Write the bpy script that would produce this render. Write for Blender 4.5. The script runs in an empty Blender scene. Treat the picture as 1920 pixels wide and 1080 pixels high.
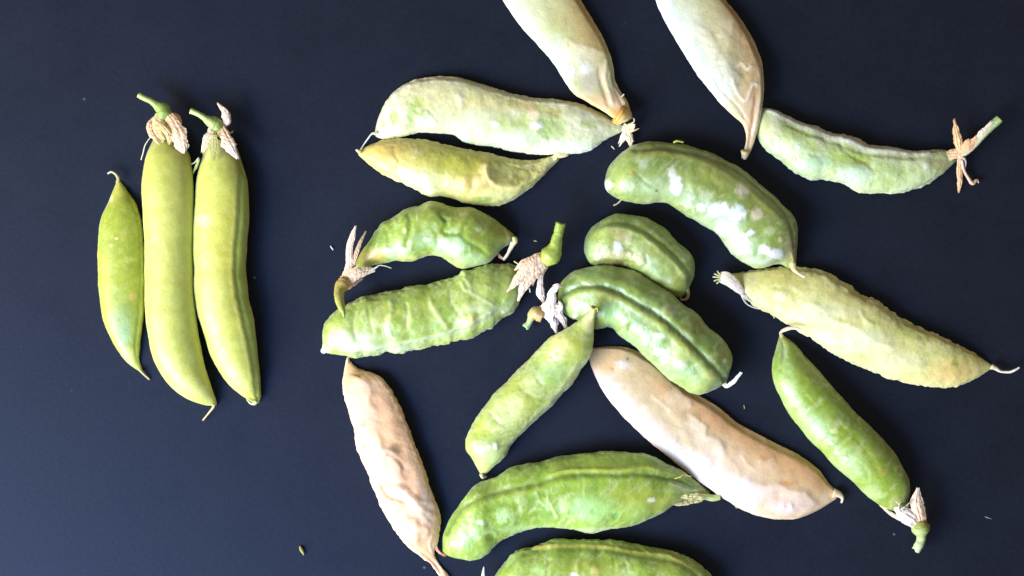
import bpy, math, random
import numpy as np
from mathutils import Vector

S = bpy.context.scene
# ------------------------------------------------------------------ camera, light, exposure
PX = 1.0 / 6000.0            # one unit of the tracing sheet in metres (sheet 1920 x 1080 = 32 x 18 cm)
CAMH = 0.60                  # camera height above the table
cam = bpy.data.cameras.new('camera')
cam.sensor_width = 36.0
cam.lens = 36.0 * CAMH / (1920 * PX)
cam.clip_start = 0.01; cam.clip_end = 50
camo = bpy.data.objects.new('camera', cam); S.collection.objects.link(camo)
camo.location = (0, 0, CAMH); camo.rotation_euler = (0, 0, 0)
S.camera = camo

W = bpy.data.worlds.new('World'); S.world = W; W.use_nodes = True
W.node_tree.nodes['Background'].inputs[0].default_value = (1.0, 0.84, 0.70, 1)
W.node_tree.nodes['Background'].inputs[1].default_value = 0.27

def area(name, loc, target, sx, sy, power, col):
    l = bpy.data.lights.new(name, 'AREA'); l.shape = 'RECTANGLE'; l.size = sx; l.size_y = sy
    l.energy = power; l.color = col
    o = bpy.data.objects.new(name, l); S.collection.objects.link(o)
    o.location = loc
    o.rotation_euler = (Vector(target) - Vector(loc)).to_track_quat('-Z', 'Y').to_euler()
    return o
# the window stands to the left, a little towards the viewer's side
area('window_light', (-0.92, -0.53, 0.62), (0.05, 0, 0), 0.90, 0.70, 36, (1.0, 0.95, 0.85))
area('window_sky_light', (-0.40, -0.45, 0.56), (-0.03, -0.03, 0), 0.50, 0.30, 8.0, (0.12, 0.38, 1.0))

S.view_settings.view_transform = 'Standard'
S.view_settings.look = 'None'
S.view_settings.exposure = 0
S.view_settings.gamma = 1
S.render.engine = 'CYCLES'

# ------------------------------------------------------------------ helpers
def lin(c):
    c = np.asarray(c, float) / 255.0
    return np.where(c <= 0.04045, c / 12.92, ((c + 0.055) / 1.055) ** 2.4)

_rng = np.random.RandomState(7)
_perm = _rng.permutation(256); _perm = np.concatenate([_perm, _perm])
_grad = _rng.normal(size=(256, 3)); _grad /= np.linalg.norm(_grad, axis=1)[:, None]
def noise(p):
    """gradient noise, p (...,3) -> about -1..1"""
    pi = np.floor(p).astype(int); pf = p - pi; pi &= 255
    u = pf * pf * pf * (pf * (pf * 6 - 15) + 10)
    out = 0
    for dx in (0, 1):
        for dy in (0, 1):
            for dz in (0, 1):
                h = _perm[_perm[_perm[(pi[..., 0] + dx) & 255] + ((pi[..., 1] + dy) & 255)] + ((pi[..., 2] + dz) & 255)]
                g = _grad[h]
                d = g[..., 0] * (pf[..., 0] - dx) + g[..., 1] * (pf[..., 1] - dy) + g[..., 2] * (pf[..., 2] - dz)
                wx = u[..., 0] if dx else 1 - u[..., 0]
                wy = u[..., 1] if dy else 1 - u[..., 1]
                wz = u[..., 2] if dz else 1 - u[..., 2]
                out = out + d * wx * wy * wz
    return out * 1.6
def fbm(p, o=3):
    a = 1.0; s = 0; t = 0
    for i in range(o):
        s = s + a * noise(p + i * 17.3); t += a; a *= 0.5; p = p * 2.03
    return s / t
def sstep(a, b, x):
    t = np.clip((x - a) / (b - a), 0, 1); return t * t * (3 - 2 * t)

def spline(pts, n, tt=None):
    """Catmull-Rom through rows of pts, n samples (or at tt in 0..1)"""
    P = np.asarray(pts, float)
    if P.ndim == 1: P = P[:, None]
    m = len(P)
    if tt is None: tt = np.linspace(0, 1, n)
    Q = np.vstack([2 * P[0] - P[1], P, 2 * P[-1] - P[-2]])
    x = np.clip(tt, 0, 1) * (m - 1); i = np.minimum(x.astype(int), m - 2); f = (x - i)[:, None]
    a, b, c, d = Q[i], Q[i + 1], Q[i + 2], Q[i + 3]
    return 0.5 * ((2 * b) + (c - a) * f + (2 * a - 5 * b + 4 * c - d) * f ** 2 + (3 * b - a - 3 * c + d) * f ** 3)
def dense(pts, step=2.0):
    P = np.asarray(pts, float); L = np.linalg.norm(np.diff(P[:, :2], axis=0), axis=1).sum()
    return spline(P, max(4, int(L / step)))

def mesh_obj(name, V, F, mat, parent, col=None, zref=None):
    """V in sheet units relative to the parent's base"""
    me = bpy.data.meshes.new(name)
    me.from_pydata(V.tolist() if isinstance(V, np.ndarray) else V, [], F)
    if col is not None:
        at = me.attributes.new('pigment_light', 'FLOAT_COLOR', 'POINT')  # vertex colour: skin pigment, with window sheen painted in on the pods
        c = np.ones((len(V), 4), np.float32); c[:, :3] = col
        at.data.foreach_set('color', c.ravel())
    me.materials.append(mat)
    me.polygons.foreach_set('use_smooth', [True] * len(me.polygons))
    me.update()
    o = bpy.data.objects.new(name, me); S.collection.objects.link(o)
    if parent is not None: o.parent = parent
    return o

def to_world(x, y, z, zref):
    """sheet -> metres; the outline was traced at height zref"""
    k = (CAMH / PX - zref) / (CAMH / PX)
    return np.stack([(x - 960) * k * PX, (540 - y) * k * PX, z * PX], -1)

class Thing:
    def __init__(s, name, label, cat, cx, cy, zref=22, group=None):
        s.zref = zref
        w = to_world(np.array(float(cx)), np.array(float(cy)), np.array(0.0), zref)
        s.base = w
        o = bpy.data.objects.new(name, None); S.collection.objects.link(o)
        o.empty_display_size = 0.005
        o.location = w.tolist(); o['label'] = label; o['category'] = cat
        if group: o['group'] = group
        s.o = o
    def put(s, name, x, y, z, F, mat, col=None):
        V = to_world(x, y, z, s.zref) - s.base
        return mesh_obj(name, V, F, mat, s.o, col)

# ------------------------------------------------------------------ materials
def new_mat(name):
    m = bpy.data.materials.new(name); m.use_nodes = True
    nt = m.node_tree; b = nt.nodes['Principled BSDF']
    return m, nt, b
def N(nt, t, **k):
    n = nt.nodes.new(t)
    for a, v in k.items(): setattr(n, a, v)
    return n
def skin(name, rough, coat, sss, bump, scale=1.0, fleck=0.25, spec=0.5, wrinkle=0.0, coatr=0.3, sheen=0.0):
    m, nt, b = new_mat(name); L = nt.links.new
    at = N(nt, 'ShaderNodeAttribute', attribute_name='pigment_light')
    tc = N(nt, 'ShaderNodeTexCoord')
    n1 = N(nt, 'ShaderNodeTexNoise'); n1.inputs['Scale'].default_value = 420 * scale; n1.inputs['Detail'].default_value = 5; n1.inputs['Roughness'].default_value = 0.65
    n2 = N(nt, 'ShaderNodeTexNoise'); n2.inputs['Scale'].default_value = 1900 * scale; n2.inputs['Detail'].default_value = 3
    n3 = N(nt, 'ShaderNodeTexNoise'); n3.inputs['Scale'].default_value = 900; n3.inputs['Detail'].default_value = 4; n3.inputs['Distortion'].default_value = 1.2
    for n in (n1, n2, n3): L(tc.outputs['Object'], n.inputs['Vector'])
    # pigment varies a little at two scales
    r1 = N(nt, 'ShaderNodeMapRange'); r1.inputs['From Min'].default_value = 0.3; r1.inputs['From Max'].default_value = 0.7
    r1.inputs['To Min'].default_value = 1 - fleck; r1.inputs['To Max'].default_value = 1 + fleck * 0.6
    L(n1.outputs['Fac'], r1.inputs['Value'])
    vm = N(nt, 'ShaderNodeVectorMath', operation='SCALE'); L(at.outputs['Color'], vm.inputs[0]); L(r1.outputs['Result'], vm.inputs['Scale'])
    # pale waxy flecks
    r2 = N(nt, 'ShaderNodeMapRange'); r2.inputs['From Min'].default_value = 0.56; r2.inputs['From Max'].default_value = 0.72
    r2.inputs['To Max'].default_value = fleck * 1.3
    L(n3.outputs['Fac'], r2.inputs['Value'])
    mx = N(nt, 'ShaderNodeMix', data_type='RGBA'); L(r2.outputs['Result'], mx.inputs['Factor'])
    L(vm.outputs[0], mx.inputs['A']); mx.inputs['B'].default_value = (0.62, 0.66, 0.50, 1)
    L(mx.outputs['Result'], b.inputs['Base Color'])
    rr = N(nt, 'ShaderNodeMapRange'); rr.inputs['To Min'].default_value = max(0.05, rough - 0.16); rr.inputs['To Max'].default_value = rough + 0.16
    rr.inputs['From Min'].default_value = 0.3; rr.inputs['From Max'].default_value = 0.7
    L(n1.outputs['Fac'], rr.inputs['Value']); L(rr.outputs['Result'], b.inputs['Roughness'])
    b.inputs['Specular IOR Level'].default_value = spec
    b.inputs['Sheen Weight'].default_value = sheen; b.inputs['Sheen Roughness'].default_value = 0.45
    b.inputs['Coat Weight'].default_value = coat; b.inputs['Coat Roughness'].default_value = coatr
    if sss:
        b.inputs['Subsurface Weight'].default_value = sss
        b.inputs['Subsurface Radius'].default_value = (1.0, 0.9, 0.35)
        b.inputs['Subsurface Scale'].default_value = 0.0018
    ad = N(nt, 'ShaderNodeMath', operation='MULTIPLY_ADD'); L(n2.outputs['Fac'], ad.inputs[0]); ad.inputs[1].default_value = 0.35; L(n1.outputs['Fac'], ad.inputs[2])
    last = ad.outputs[0]
    if wrinkle:
        wv = N(nt, 'ShaderNodeTexVoronoi', feature='DISTANCE_TO_EDGE'); wv.inputs['Scale'].default_value = 230
        ds = N(nt, 'ShaderNodeVectorMath', operation='MULTIPLY_ADD'); L(n3.outputs['Color'], ds.inputs[0]); ds.inputs[1].default_value = (0.004, 0.004, 0.004); L(tc.outputs['Object'], ds.inputs[2])
        L(ds.outputs[0], wv.inputs['Vector'])
        ad2 = N(nt, 'ShaderNodeMath', operation='MULTIPLY_ADD'); L(wv.outputs['Distance'], ad2.inputs[0]); ad2.inputs[1].default_value = wrinkle; L(last, ad2.inputs[2]); last = ad2.outputs[0]
    bp = N(nt, 'ShaderNodeBump'); bp.inputs['Strength'].default_value = bump; bp.inputs['Distance'].default_value = 0.0006
    L(last, bp.inputs['Height']); L(bp.outputs['Normal'], b.inputs['Normal']); L(bp.outputs['Normal'], b.inputs['Coat Normal'])
    return m
M_fresh = skin('fresh_pod_skin', 0.48, 0.35, 0.25, 0.22, 1.0, 0.09, coatr=0.4, sheen=0.30)
M_green = skin('wilted_green_skin', 0.42, 0.55, 0.2, 0.30, 1.0, 0.13, coatr=0.36, sheen=0.25)
M_pale = skin('drying_pale_skin', 0.46, 0.30, 0.25, 0.32, 1.0, 0.12, wrinkle=0.35, sheen=0.15)
M_dry = skin('dry_parchment_skin', 0.52, 0.06, 0.30, 0.34, 0.6, 0.08, wrinkle=0.25)
M_film = skin('membrane_skin', 0.36, 0.40, 0.30, 0.30, 0.7, 0.08, wrinkle=0.3)
M_paper = skin('papery_sepal', 0.7, 0.0, 0.15, 0.5, 1.2, 0.08)
M_stem = skin('stem_skin', 0.45, 0.05, 0.3, 0.3, 1.5, 0.12)

def table_mat():
    m, nt, b = new_mat('dark_navy_card'); L = nt.links.new
    tc = N(nt, 'ShaderNodeTexCoord')
    n1 = N(nt, 'ShaderNodeTexNoise'); n1.inputs['Scale'].default_value = 14; n1.inputs['Detail'].default_value = 6
    n2 = N(nt, 'ShaderNodeTexNoise'); n2.inputs['Scale'].default_value = 700; n2.inputs['Detail'].default_value = 4; n2.inputs['Roughness'].default_value = 0.7
    v = N(nt, 'ShaderNodeTexVoronoi'); v.inputs['Scale'].default_value = 75; v.inputs['Randomness'].default_value = 1
    for n in (n1, n2, v): L(tc.outputs['Object'], n.inputs['Vector'])
    r = N(nt, 'ShaderNodeValToRGB'); r.color_ramp.elements[0].position = 0.3; r.color_ramp.elements[1].position = 0.75
    r.color_ramp.elements[0].color = (0.0038, 0.0038, 0.0060, 1); r.color_ramp.elements[1].color = (0.0058, 0.0058, 0.0088, 1)
    L(n1.outputs['Fac'], r.inputs['Fac'])
    # fine fibres and a few specks of dust
    r2 = N(nt, 'ShaderNodeMapRange'); r2.inputs['From Min'].default_value = 0.35; r2.inputs['From Max'].default_value = 0.7; r2.inputs['To Min'].default_value = 0.75; r2.inputs['To Max'].default_value = 1.35
    L(n2.outputs['Fac'], r2.inputs['Value'])
    vm = N(nt, 'ShaderNodeVectorMath', operation='SCALE'); L(r.outputs['Color'], vm.inputs[0]); L(r2.outputs['Result'], vm.inputs['Scale'])
    sp = N(nt, 'ShaderNodeMapRange'); sp.inputs['From Min'].default_value = 0.040; sp.inputs['From Max'].default_value = 0.018; sp.inputs['To Max'].default_value = 1.0
    L(v.outputs['Distance'], sp.inputs['Value'])
    sc = N(nt, 'ShaderNodeSeparateColor'); L(v.outputs['Color'], sc.inputs[0])
    th = N(nt, 'ShaderNodeMapRange'); th.inputs['From Min'].default_value = 0.62; th.inputs['From Max'].default_value = 1.0; th.inputs['To Max'].default_value = 0.22
    L(sc.outputs[0], th.inputs['Value'])
    mu = N(nt, 'ShaderNodeMath', operation='MULTIPLY'); L(sp.outputs['Result'], mu.inputs[0]); L(th.outputs['Result'], mu.inputs[1])
    mx = N(nt, 'ShaderNodeMix', data_type='RGBA'); L(mu.outputs[0], mx.inputs['Factor']); L(vm.outputs[0], mx.inputs['A']); mx.inputs['B'].default_value = (0.5, 0.5, 0.45, 1)
    L(mx.outputs['Result'], b.inputs['Base Color'])
    rg = N(nt, 'ShaderNodeMapRange'); rg.inputs['From Min'].default_value = 0.3; rg.inputs['From Max'].default_value = 0.7
    rg.inputs['To Min'].default_value = 0.48; rg.inputs['To Max'].default_value = 0.62
    n4 = N(nt, 'ShaderNodeTexNoise'); n4.inputs['Scale'].default_value = 55; n4.inputs['Detail'].default_value = 8; n4.inputs['Roughness'].default_value = 0.7
    L(tc.outputs['Object'], n4.inputs['Vector']); L(n4.outputs['Fac'], rg.inputs['Value']); L(rg.outputs['Result'], b.inputs['Roughness'])
    b.inputs['Specular IOR Level'].default_value = 0.46
    b.inputs['Specular Tint'].default_value = (0.50, 0.66, 1.0, 1)   # blue of the window glare put into the card's reflection colour
    bp = N(nt, 'ShaderNodeBump'); bp.inputs['Strength'].default_value = 0.22; bp.inputs['Distance'].default_value = 0.0002
    L(n2.outputs['Fac'], bp.inputs['Height']); L(bp.outputs['Normal'], b.inputs['Normal'])
    return m
tbl = mesh_obj('table_surface', [(-1.5, -1.5, 0), (1.5, -1.5, 0), (1.5, 1.5, 0), (-1.5, 1.5, 0)], [(0, 1, 2, 3)], table_mat(), None)
tbl['kind'] = 'structure'

# ------------------------------------------------------------------ geometry builders
def shell(th, T, B, mat, cols, ratio=0.8, bot=0.45, power=1.0, lift=(0, 0), zc=None, lumps=0, lump_amp=0, rough=1.0,
          fine=0.5, edge=0.8, ridge=0, mott=(30, 0.0, 0.25), strokes=(), blobs=(), seed=0, hmax=60, name='shell', tint=(1.46, 1.24, 1.16), veil=0.5, flange=0.0, fold=1.0):
    """a pod: T and B are its two traced edges, matched station by station.
    cols = (base, mottle, pale rim) sRGB; strokes = (points, width, height, colour, alpha, kind);
    blobs = (x, y, rx, ry, height, colour, alpha, softness)"""
    T = np.asarray(T, float); B = np.asarray(B, float)
    mid = (T + B) / 2; Lg = np.linalg.norm(np.diff(mid, axis=0), axis=1).sum()
    nt_ = int(Lg / 2.3)
    # stations spaced evenly along the middle line
    fine_t = np.linspace(0, 1, 800); mm = spline(mid, 800); cl = np.r_[0, np.cumsum(np.linalg.norm(np.diff(mm, axis=0), axis=1))]
    e = np.linspace(0, 1, nt_); e = e - 0.012 * np.sin(2 * np.pi * e) / (1)
    tt = np.interp(e * cl[-1], cl, fine_t)
    t = spline(T, 0, tt); b = spline(B, 0, tt)
    c = (t + b) / 2; hv = (t - b) / 2; hw = np.linalg.norm(hv, axis=1)
    k = max(3, nt_ // 40); ker = np.ones(k) / k
    hs = np.convolve(np.pad(hw, k // 2, mode='edge'), ker, mode='same')[k // 2:k // 2 + nt_]
    hs = np.minimum(hs, hw * 1.25)
    h = ratio * hs; h = hmax * np.tanh(h / hmax)
    zb = h * bot
    lf = spline(np.asarray(lift, float)[:, None], 0, e)[:, 0]
    nT, nB = 60, 22
    th_ = np.r_[np.linspace(0, np.pi, nT, endpoint=False), np.linspace(np.pi, 2 * np.pi, nB, endpoint=False)]
    # even out spacing across the top
    u = np.cos(th_); s = np.sin(th_)
    top = s >= 0
    prof = np.where(top, np.abs(s) ** power, -np.abs(s))
    fl = 1 - flange * (1 - sstep(1.0, 0.80, np.abs(u))); prof = prof * fl
    X = c[:, None, 0] + hv[:, None, 0] * u[None]
    Y = c[:, None, 1] + hv[:, None, 1] * u[None]
    Z = (lf + zb)[:, None] + np.where(top[None], h[:, None] * prof[None], zb[:, None] * prof[None])
    P = np.stack([X, Y, Z], -1)
    def normals(P):
        dt = np.gradient(P, axis=0); dth = np.roll(P, -1, 1) - np.roll(P, 1, 1)
        n = np.cross(dt, dth); n /= np.linalg.norm(n, axis=-1, keepdims=True) + 1e-9
        cc = P.mean(1, keepdims=True)
        if np.mean(np.sum(n * (P - cc), -1)) < 0: n = -n
        return n
    Nn = normals(P)
    so = np.array([seed * 11.7, seed * 5.3, seed * 3.1])
    endf = sstep(0.0, 0.10, e) * sstep(0.0, 0.10, 1 - e); endf = endf[:, None]
    D = np.zeros(X.shape)
    D += rough * 2.2 * fbm(P / 36 + so, 2) * (0.25 + 0.75 * endf)
    D += fine * 0.7 * fbm(P / 8.0 + so, 3) * (0.4 + 0.6 * endf)
    ridge *= 0.4
    if ridge:   # shrivel: folded noise
        q = P.copy(); r_ = 1 - np.abs(fbm(q / 26 + so + 40, 3)) * 2.6
        D += ridge * (r_ - 0.4) * endf * (0.35 + 0.65 * np.clip(s, 0, 1))[None]
        r2 = 1 - np.abs(fbm(q / 12 + so + 70, 2)) * 2.6
        D += ridge * 0.35 * (r2 - 0.4) * endf
    if lumps:
        ph = e * lumps * 2 * np.pi + 1.2 * noise(np.stack([e * 4 + seed, e * 0, e * 0], -1))
        D += lump_amp * np.sin(ph)[:, None] * endf * (0.5 + 0.5 * np.abs(u))[None]
    if edge:
        D += edge * 3.0 * fbm(P / 10 + so + 9, 3) * (np.abs(u) ** 6)[None] * endf
    base, mo, rim = [lin(q) for q in cols]
    C = np.broadcast_to(base, P.shape).copy()
    sc, lo, hi = mott
    m = sstep(lo, hi, fbm(P / sc + so + 90, 4))[..., None] * 0.85; C = C * (1 - m) + mo * m
    m = sstep(lo + 0.1, hi + 0.1, fbm(P / (sc * 0.5) + so + 140, 3))[..., None] * 0.45; C = C * (1 - m) + rim * m
    if veil:   # pale skin drawn into diagonal streaks and torn patches
        a_ = (e * Lg)[:, None] + 0 * X; b_ = hw[:, None] * u[None]
        ca, sa = math.cos(0.9), math.sin(0.9)
        q = np.stack([(a_ * ca + b_ * sa) / 34, (b_ * ca - a_ * sa) / 10, X * 0 + seed * 4.4], -1)
        q = q + 0.7 * fbm(P / 20 + so + 300, 2)[..., None]
        f1 = fbm(q, 3); m = (sstep(0.05, 0.22, f1) * 0.6 + sstep(0.2, 0.28, f1) * 0.4)[..., None] * veil
        pale = base * 0.35 + np.array([0.50, 0.62, 0.36]) * 0.65
        C = C * (1 - m) + pale * m
        D += 0.5 * veil * sstep(0.02, 0.2, f1) * endf
        f2 = fbm(q * 1.3 + 60, 3); m = sstep(0.12, 0.3, f2)[..., None] * veil * 0.9
        C = C * (1 - m) + mo * 0.8 * m
    w = (np.abs(u) ** 10)[None, :, None] * 0.5; C = C * (1 - w) + rim * w
    upper = sstep(-0.25, 0.1, s)[None]
    XY = P[..., :2].reshape(-1, 2)
    wob = fbm(P / 14 + so + 200, 3)
    wob2 = fbm(P / 6 + so + 260, 3)
    for bl in blobs:  # skin patches; pale ones low on the pods also paint in sky sheen
        x, y, rx, ry, dz, col, al, soft = bl; soft = max(soft, 0.42)
        d = np.sqrt(((P[..., 0] - x) / rx) ** 2 + ((P[..., 1] - y) / ry) ** 2) + (0.42 * wob + (0.45 if soft < 0.65 else 0.22) * wob2) * (1.0 if soft < 0.65 else 0.6)
        w = sstep(1 + soft * 0.5, 1 - soft * 0.9, d) * upper
        if dz: D += 0.6 * dz * sstep(1.5, 0.2, d) * upper
        if col is not None: C = C * (1 - al * w[..., None]) + lin(col) * al * w[..., None]
    for st in strokes:
        pts, wd, dz, col, al, kind = st
        Q = dense(pts, 2.5)
        near = np.nonzero((XY[:, 0] > Q[:, 0].min() - 8 * wd) & (XY[:, 0] < Q[:, 0].max() + 8 * wd) & (XY[:, 1] > Q[:, 1].min() - 8 * wd) & (XY[:, 1] < Q[:, 1].max() + 8 * wd) & np.broadcast_to(upper > 0, X.shape).ravel())[0]
        if len(near) == 0: continue
        A = XY[near]
        d2 = ((A[:, None] - Q[None]) ** 2).sum(-1); j = d2.argmin(1); dist = np.sqrt(d2[np.arange(len(A)), j])
        tg = np.gradient(Q, axis=0)[j]; sg = np.sign(tg[:, 0] * (A[:, 1] - Q[j, 1]) - tg[:, 1] * (A[:, 0] - Q[j, 0]))
        f = j / (len(Q) - 1.0); fade = sstep(0, 0.12, f) * sstep(0, 0.12, 1 - f) if kind != 'G' else 1.0
        sd = sg * dist + wd * 0.5 * wob.ravel()[near]
        g = np.exp(-(sd / wd) ** 2) * fade * np.exp(-np.clip(dist / wd - 3, 0, 9))
        if kind == 's':
            hi = sd * np.sign(dz) > 0
            dd = abs(dz) * 0.28 * fold * np.exp(-(np.where(hi, sd / (3.2 * wd), sd / (1.1 * wd))) ** 2) * fade
            g = np.where(hi, np.exp(-(sd / (5.5 * wd)) ** 2), np.exp(-(sd / (0.35 * wd)) ** 2)) * fade
        else: dd = dz * 0.6 * g
        Df = D.reshape(-1); Df[near] += dd * np.broadcast_to(upper, X.shape).ravel()[near]
        if col is not None:
            Cf = C.reshape(-1, 3); a = (al * g)[:, None]; Cf[near] = Cf[near] * (1 - a) + lin(col) * a
    P = P + Nn * D[..., None] * sstep(0, 0.6, hw / 12)[:, None, None]
    P[..., 2] = np.maximum(P[..., 2], lf[:, None] * 0.98 + 0.6)
    n1, n2 = X.shape
    I = np.arange(n1 * n2).reshape(n1, n2)
    J = np.roll(I, -1, 1)
    F = np.stack([I[:-1], I[1:], J[1:], J[:-1]], -1).reshape(-1, 4)
    V = P.reshape(-1, 3); Cc = C.reshape(-1, 3)
    V = np.vstack([V, P[0].mean(0), P[-1].mean(0)]); Cc = np.vstack([Cc, C[0].mean(0), C[-1].mean(0)])
    F = F.tolist()
    a0, a1 = n1 * n2, n1 * n2 + 1
    F += [(int(I[0, q]), int(J[0, q]), a0) for q in range(n2)] + [(int(J[-1, q]), int(I[-1, q]), a1) for q in range(n2)]
    sat = 1 - Cc.min(1) / (Cc.max(1) + 1e-6); sat = np.clip(sat * 1.5, 0, 1)[:, None]
    Cc = Cc * (1 + (np.array(tint) - 1) * sat)
    # outward winding: y is mirrored on the way to the world, so flip by test
    return th.put(name, V[:, 0], V[:, 1], V[:, 2], F, mat, np.clip(Cc, 0, 0.95))

def tube(th, name, pts, mat, col, col2=None, ring=14, wob=0.6, seed=0, frayed=0):
    """pts = (x, y, z, r)"""
    P = np.asarray(pts, float); L = np.linalg.norm(np.diff(P[:, :3], axis=0), axis=1).sum()
    n = max(8, int(L / 1.6)); Q = spline(P, n)
    if len(P) == 2: Q = np.linspace(P[0], P[1], n)
    C3 = Q[:, :3]; R = np.maximum(Q[:, 3], 0.25)
    T = np.gradient(C3, axis=0); T /= np.linalg.norm(T, axis=1)[:, None] + 1e-9
    up = np.array([0, 0, 1.0]); s = np.cross(T, up); bad = np.linalg.norm(s, axis=1) < 1e-3; s[bad] = (1, 0, 0)
    s /= np.linalg.norm(s, axis=1)[:, None]; w = np.cross(s, T)
    a = np.linspace(0, 2 * np.pi, ring, endpoint=False)
    V = C3[:, None] + (s[:, None] * np.cos(a)[None, :, None] + w[:, None] * np.sin(a)[None, :, None]) * R[:, None, None]
    q = fbm(V / 5 + seed * 3.3, 2); q2 = fbm(V / 14 + seed, 2)
    rib = 0.05 * np.cos(a * 5 + seed)[None]
    V = C3[:, None] + (V - C3[:, None]) * (1 + (0.22 * q + 0.18 * q2) * wob + rib)[..., None]
    if frayed:
        V[-1] += T[-1] * (np.random.RandomState(seed).rand(ring) * frayed)[:, None]
    V[..., 2] = np.maximum(V[..., 2], 0.4)
    c1 = lin(col); c2 = lin(col2 if col2 is not None else col)
    f = np.linspace(0, 1, n)[:, None, None]; m = sstep(-0.1, 0.4, q)[..., None] * 0.25
    C = np.broadcast_to(c1 * (1 - f) + c2 * f, V.shape) * (1 - m) + np.minimum(1, c2 * 1.25) * m
    n1, n2 = n, ring; I = np.arange(n1 * n2).reshape(n1, n2); J = np.roll(I, -1, 1)
    F = np.stack([I[:-1], J[:-1], J[1:], I[1:]], -1).reshape(-1, 4).tolist()
    VV = np.vstack([V.reshape(-1, 3), C3[0], C3[-1] - T[-1] * R[-1] * 0.3]); CC = np.vstack([C.reshape(-1, 3), c1, c2 * 1.1])
    F += [(int(J[0, k]), int(I[0, k]), n1 * n2) for k in range(n2)] + [(int(I[-1, k]), int(J[-1, k]), n1 * n2 + 1) for k in range(n2)]
    return th.put(name, VV[:, 0], VV[:, 1], VV[:, 2], F, mat, np.clip(CC, 0, 0.95))

def leaf(th, name, pts, col, col2=None, curl=0.35, crumple=1.0, jag=0.25, seed=0, mat=None, twist=0.0):
    """papery ribbon, pts = (x, y, z, halfwidth)"""
    P = np.asarray(pts, float); L = np.linalg.norm(np.diff(P[:, :3], axis=0), axis=1).sum()
    n = max(8, int(L / 2.6)); Q = spline(P, n) if len(P) > 2 else np.linspace(P[0], P[1], n)
    C3 = Q[:, :3]; Wd = np.maximum(Q[:, 3], 0.3)
    T = np.gradient(C3, axis=0); T /= np.linalg.norm(T, axis=1)[:, None] + 1e-9
    s = np.cross(T, np.array([0, 0, 1.0])); s /= np.linalg.norm(s, axis=1)[:, None] + 1e-9
    w = np.cross(s, T)
    e = np.linspace(0, 1, n); ang = twist * e
    s, w = s * np.cos(ang)[:, None] + w * np.sin(ang)[:, None], w * np.cos(ang)[:, None] - s * np.sin(ang)[:, None]
    nw = 9; u = np.linspace(-1, 1, nw)
    jl = 1 + jag * fbm(np.stack([e * L / 15, e * 0 + seed, e * 0], -1), 3) * 2.2
    jr = 1 + jag * fbm(np.stack([e * L / 15, e * 0 + seed + 31, e * 0], -1), 3) * 2.2
    jl = jl + 0.22 * jag * noise(np.stack([e * L / 4, e * 0 + seed + 7, e * 0], -1)) * 2; jr = jr + 0.22 * jag * noise(np.stack([e * L / 4, e * 0 + seed + 77, e * 0], -1)) * 2
    ww = 0.88 * np.where(u[None] < 0, jl[:, None], jr[:, None])
    V = C3[:, None] + s[:, None] * (Wd[:, None] * ww * u[None])[..., None] + w[:, None] * (0.55 * curl * Wd[:, None] * (0.5 - u[None] ** 2))[..., None]
    cr = fbm(V / 9 + seed * 2.7, 3); V = V + w[:, None] * (crumple * 1.3 * fbm(V / 16 + seed * 1.7, 2))[..., None]
    fold_ = np.abs(noise(np.stack([V[..., 0] / 7, V[..., 1] / 7, V[..., 2] * 0 + seed * 3.1], -1))) + 0.5 * np.abs(np.sin(u * 5 + seed))[None]
    V = V + w[:, None] * (2.2 * crumple * (fold_ - 0.5))[..., None]
    V = V + s[:, None] * (crumple * 0.5 * fbm(V / 7 + seed + 50, 2))[..., None]
    # ragged end
    tipn = np.random.RandomState(seed + 5).rand(nw) * jag * 26
    V[-1] += T[-1] * tipn[:, None]; V[-2] += T[-1] * tipn[:, None] * 0.6
    V[..., 2] = np.maximum(V[..., 2], 1.0)
    c1 = lin(col); c2 = lin(col2 if col2 is not None else col)
    f = e[:, None, None]; C = np.broadcast_to(c1 * (1 - f) + c2 * f, V.shape).copy()
    C = C * np.array([1.32, 1.20, 1.04])
    vein = (0.5 + 0.5 * np.cos(u * 14 + seed)) ** 2
    C = C * (1 - 0.3 * vein[None, :, None] * (0.6 + cr[..., None])) 
    n1, n2 = n, nw; I = np.arange(n1 * n2).reshape(n1, n2); o = n1 * n2
    dV = w[:, None] * 0.5 * np.ones((1, nw, 1))
    A = np.stack([I[:-1, :-1], I[:-1, 1:], I[1:, 1:], I[1:, :-1]], -1).reshape(-1, 4)
    F = A.tolist() + (A[:, ::-1] + o).tolist()
    rimi = list(I[0, :]) + list(I[1:, -1]) + list(I[-1, -2::-1]) + list(I[-2:0:-1, 0])
    m = len(rimi)
    F += [(int(rimi[(k + 1) % m]), int(rimi[k]), int(rimi[k] + o), int(rimi[(k + 1) % m] + o)) for k in range(m)]
    VV = np.vstack([(V + dV * 0.5).reshape(-1, 3), (V - dV * 0.5).reshape(-1, 3)]); CC = np.vstack([C.reshape(-1, 3)] * 2)
    VV[:, 2] = np.maximum(VV[:, 2], 0.4)
    o_ = th.put(name, VV[:, 0], VV[:, 1], VV[:, 2], F, mat or M_paper, np.clip(CC, 0, 0.95))
    o_.data.polygons.foreach_set('use_smooth', [False] * len(o_.data.polygons)); return o_   # creased like dry paper

GRP = 'pea pods laid out on the dark table'
def pod(label, cx, cy, zref=24):
    return Thing('pea_pod', label, 'pea pod', cx, cy, zref, GRP)
def hair(t, pts, col=(205, 200, 165), r=0.8, seed=0):
    return tube(t, 'fibre', [(x, y, z, r) for x, y, z in pts], M_paper, col, ring=6, wob=0.3, seed=seed)

PINK = (222, 188, 146); CREAM = (226, 204, 162); WHITE = (230, 212, 184); STG = (146, 172, 70)

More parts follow.
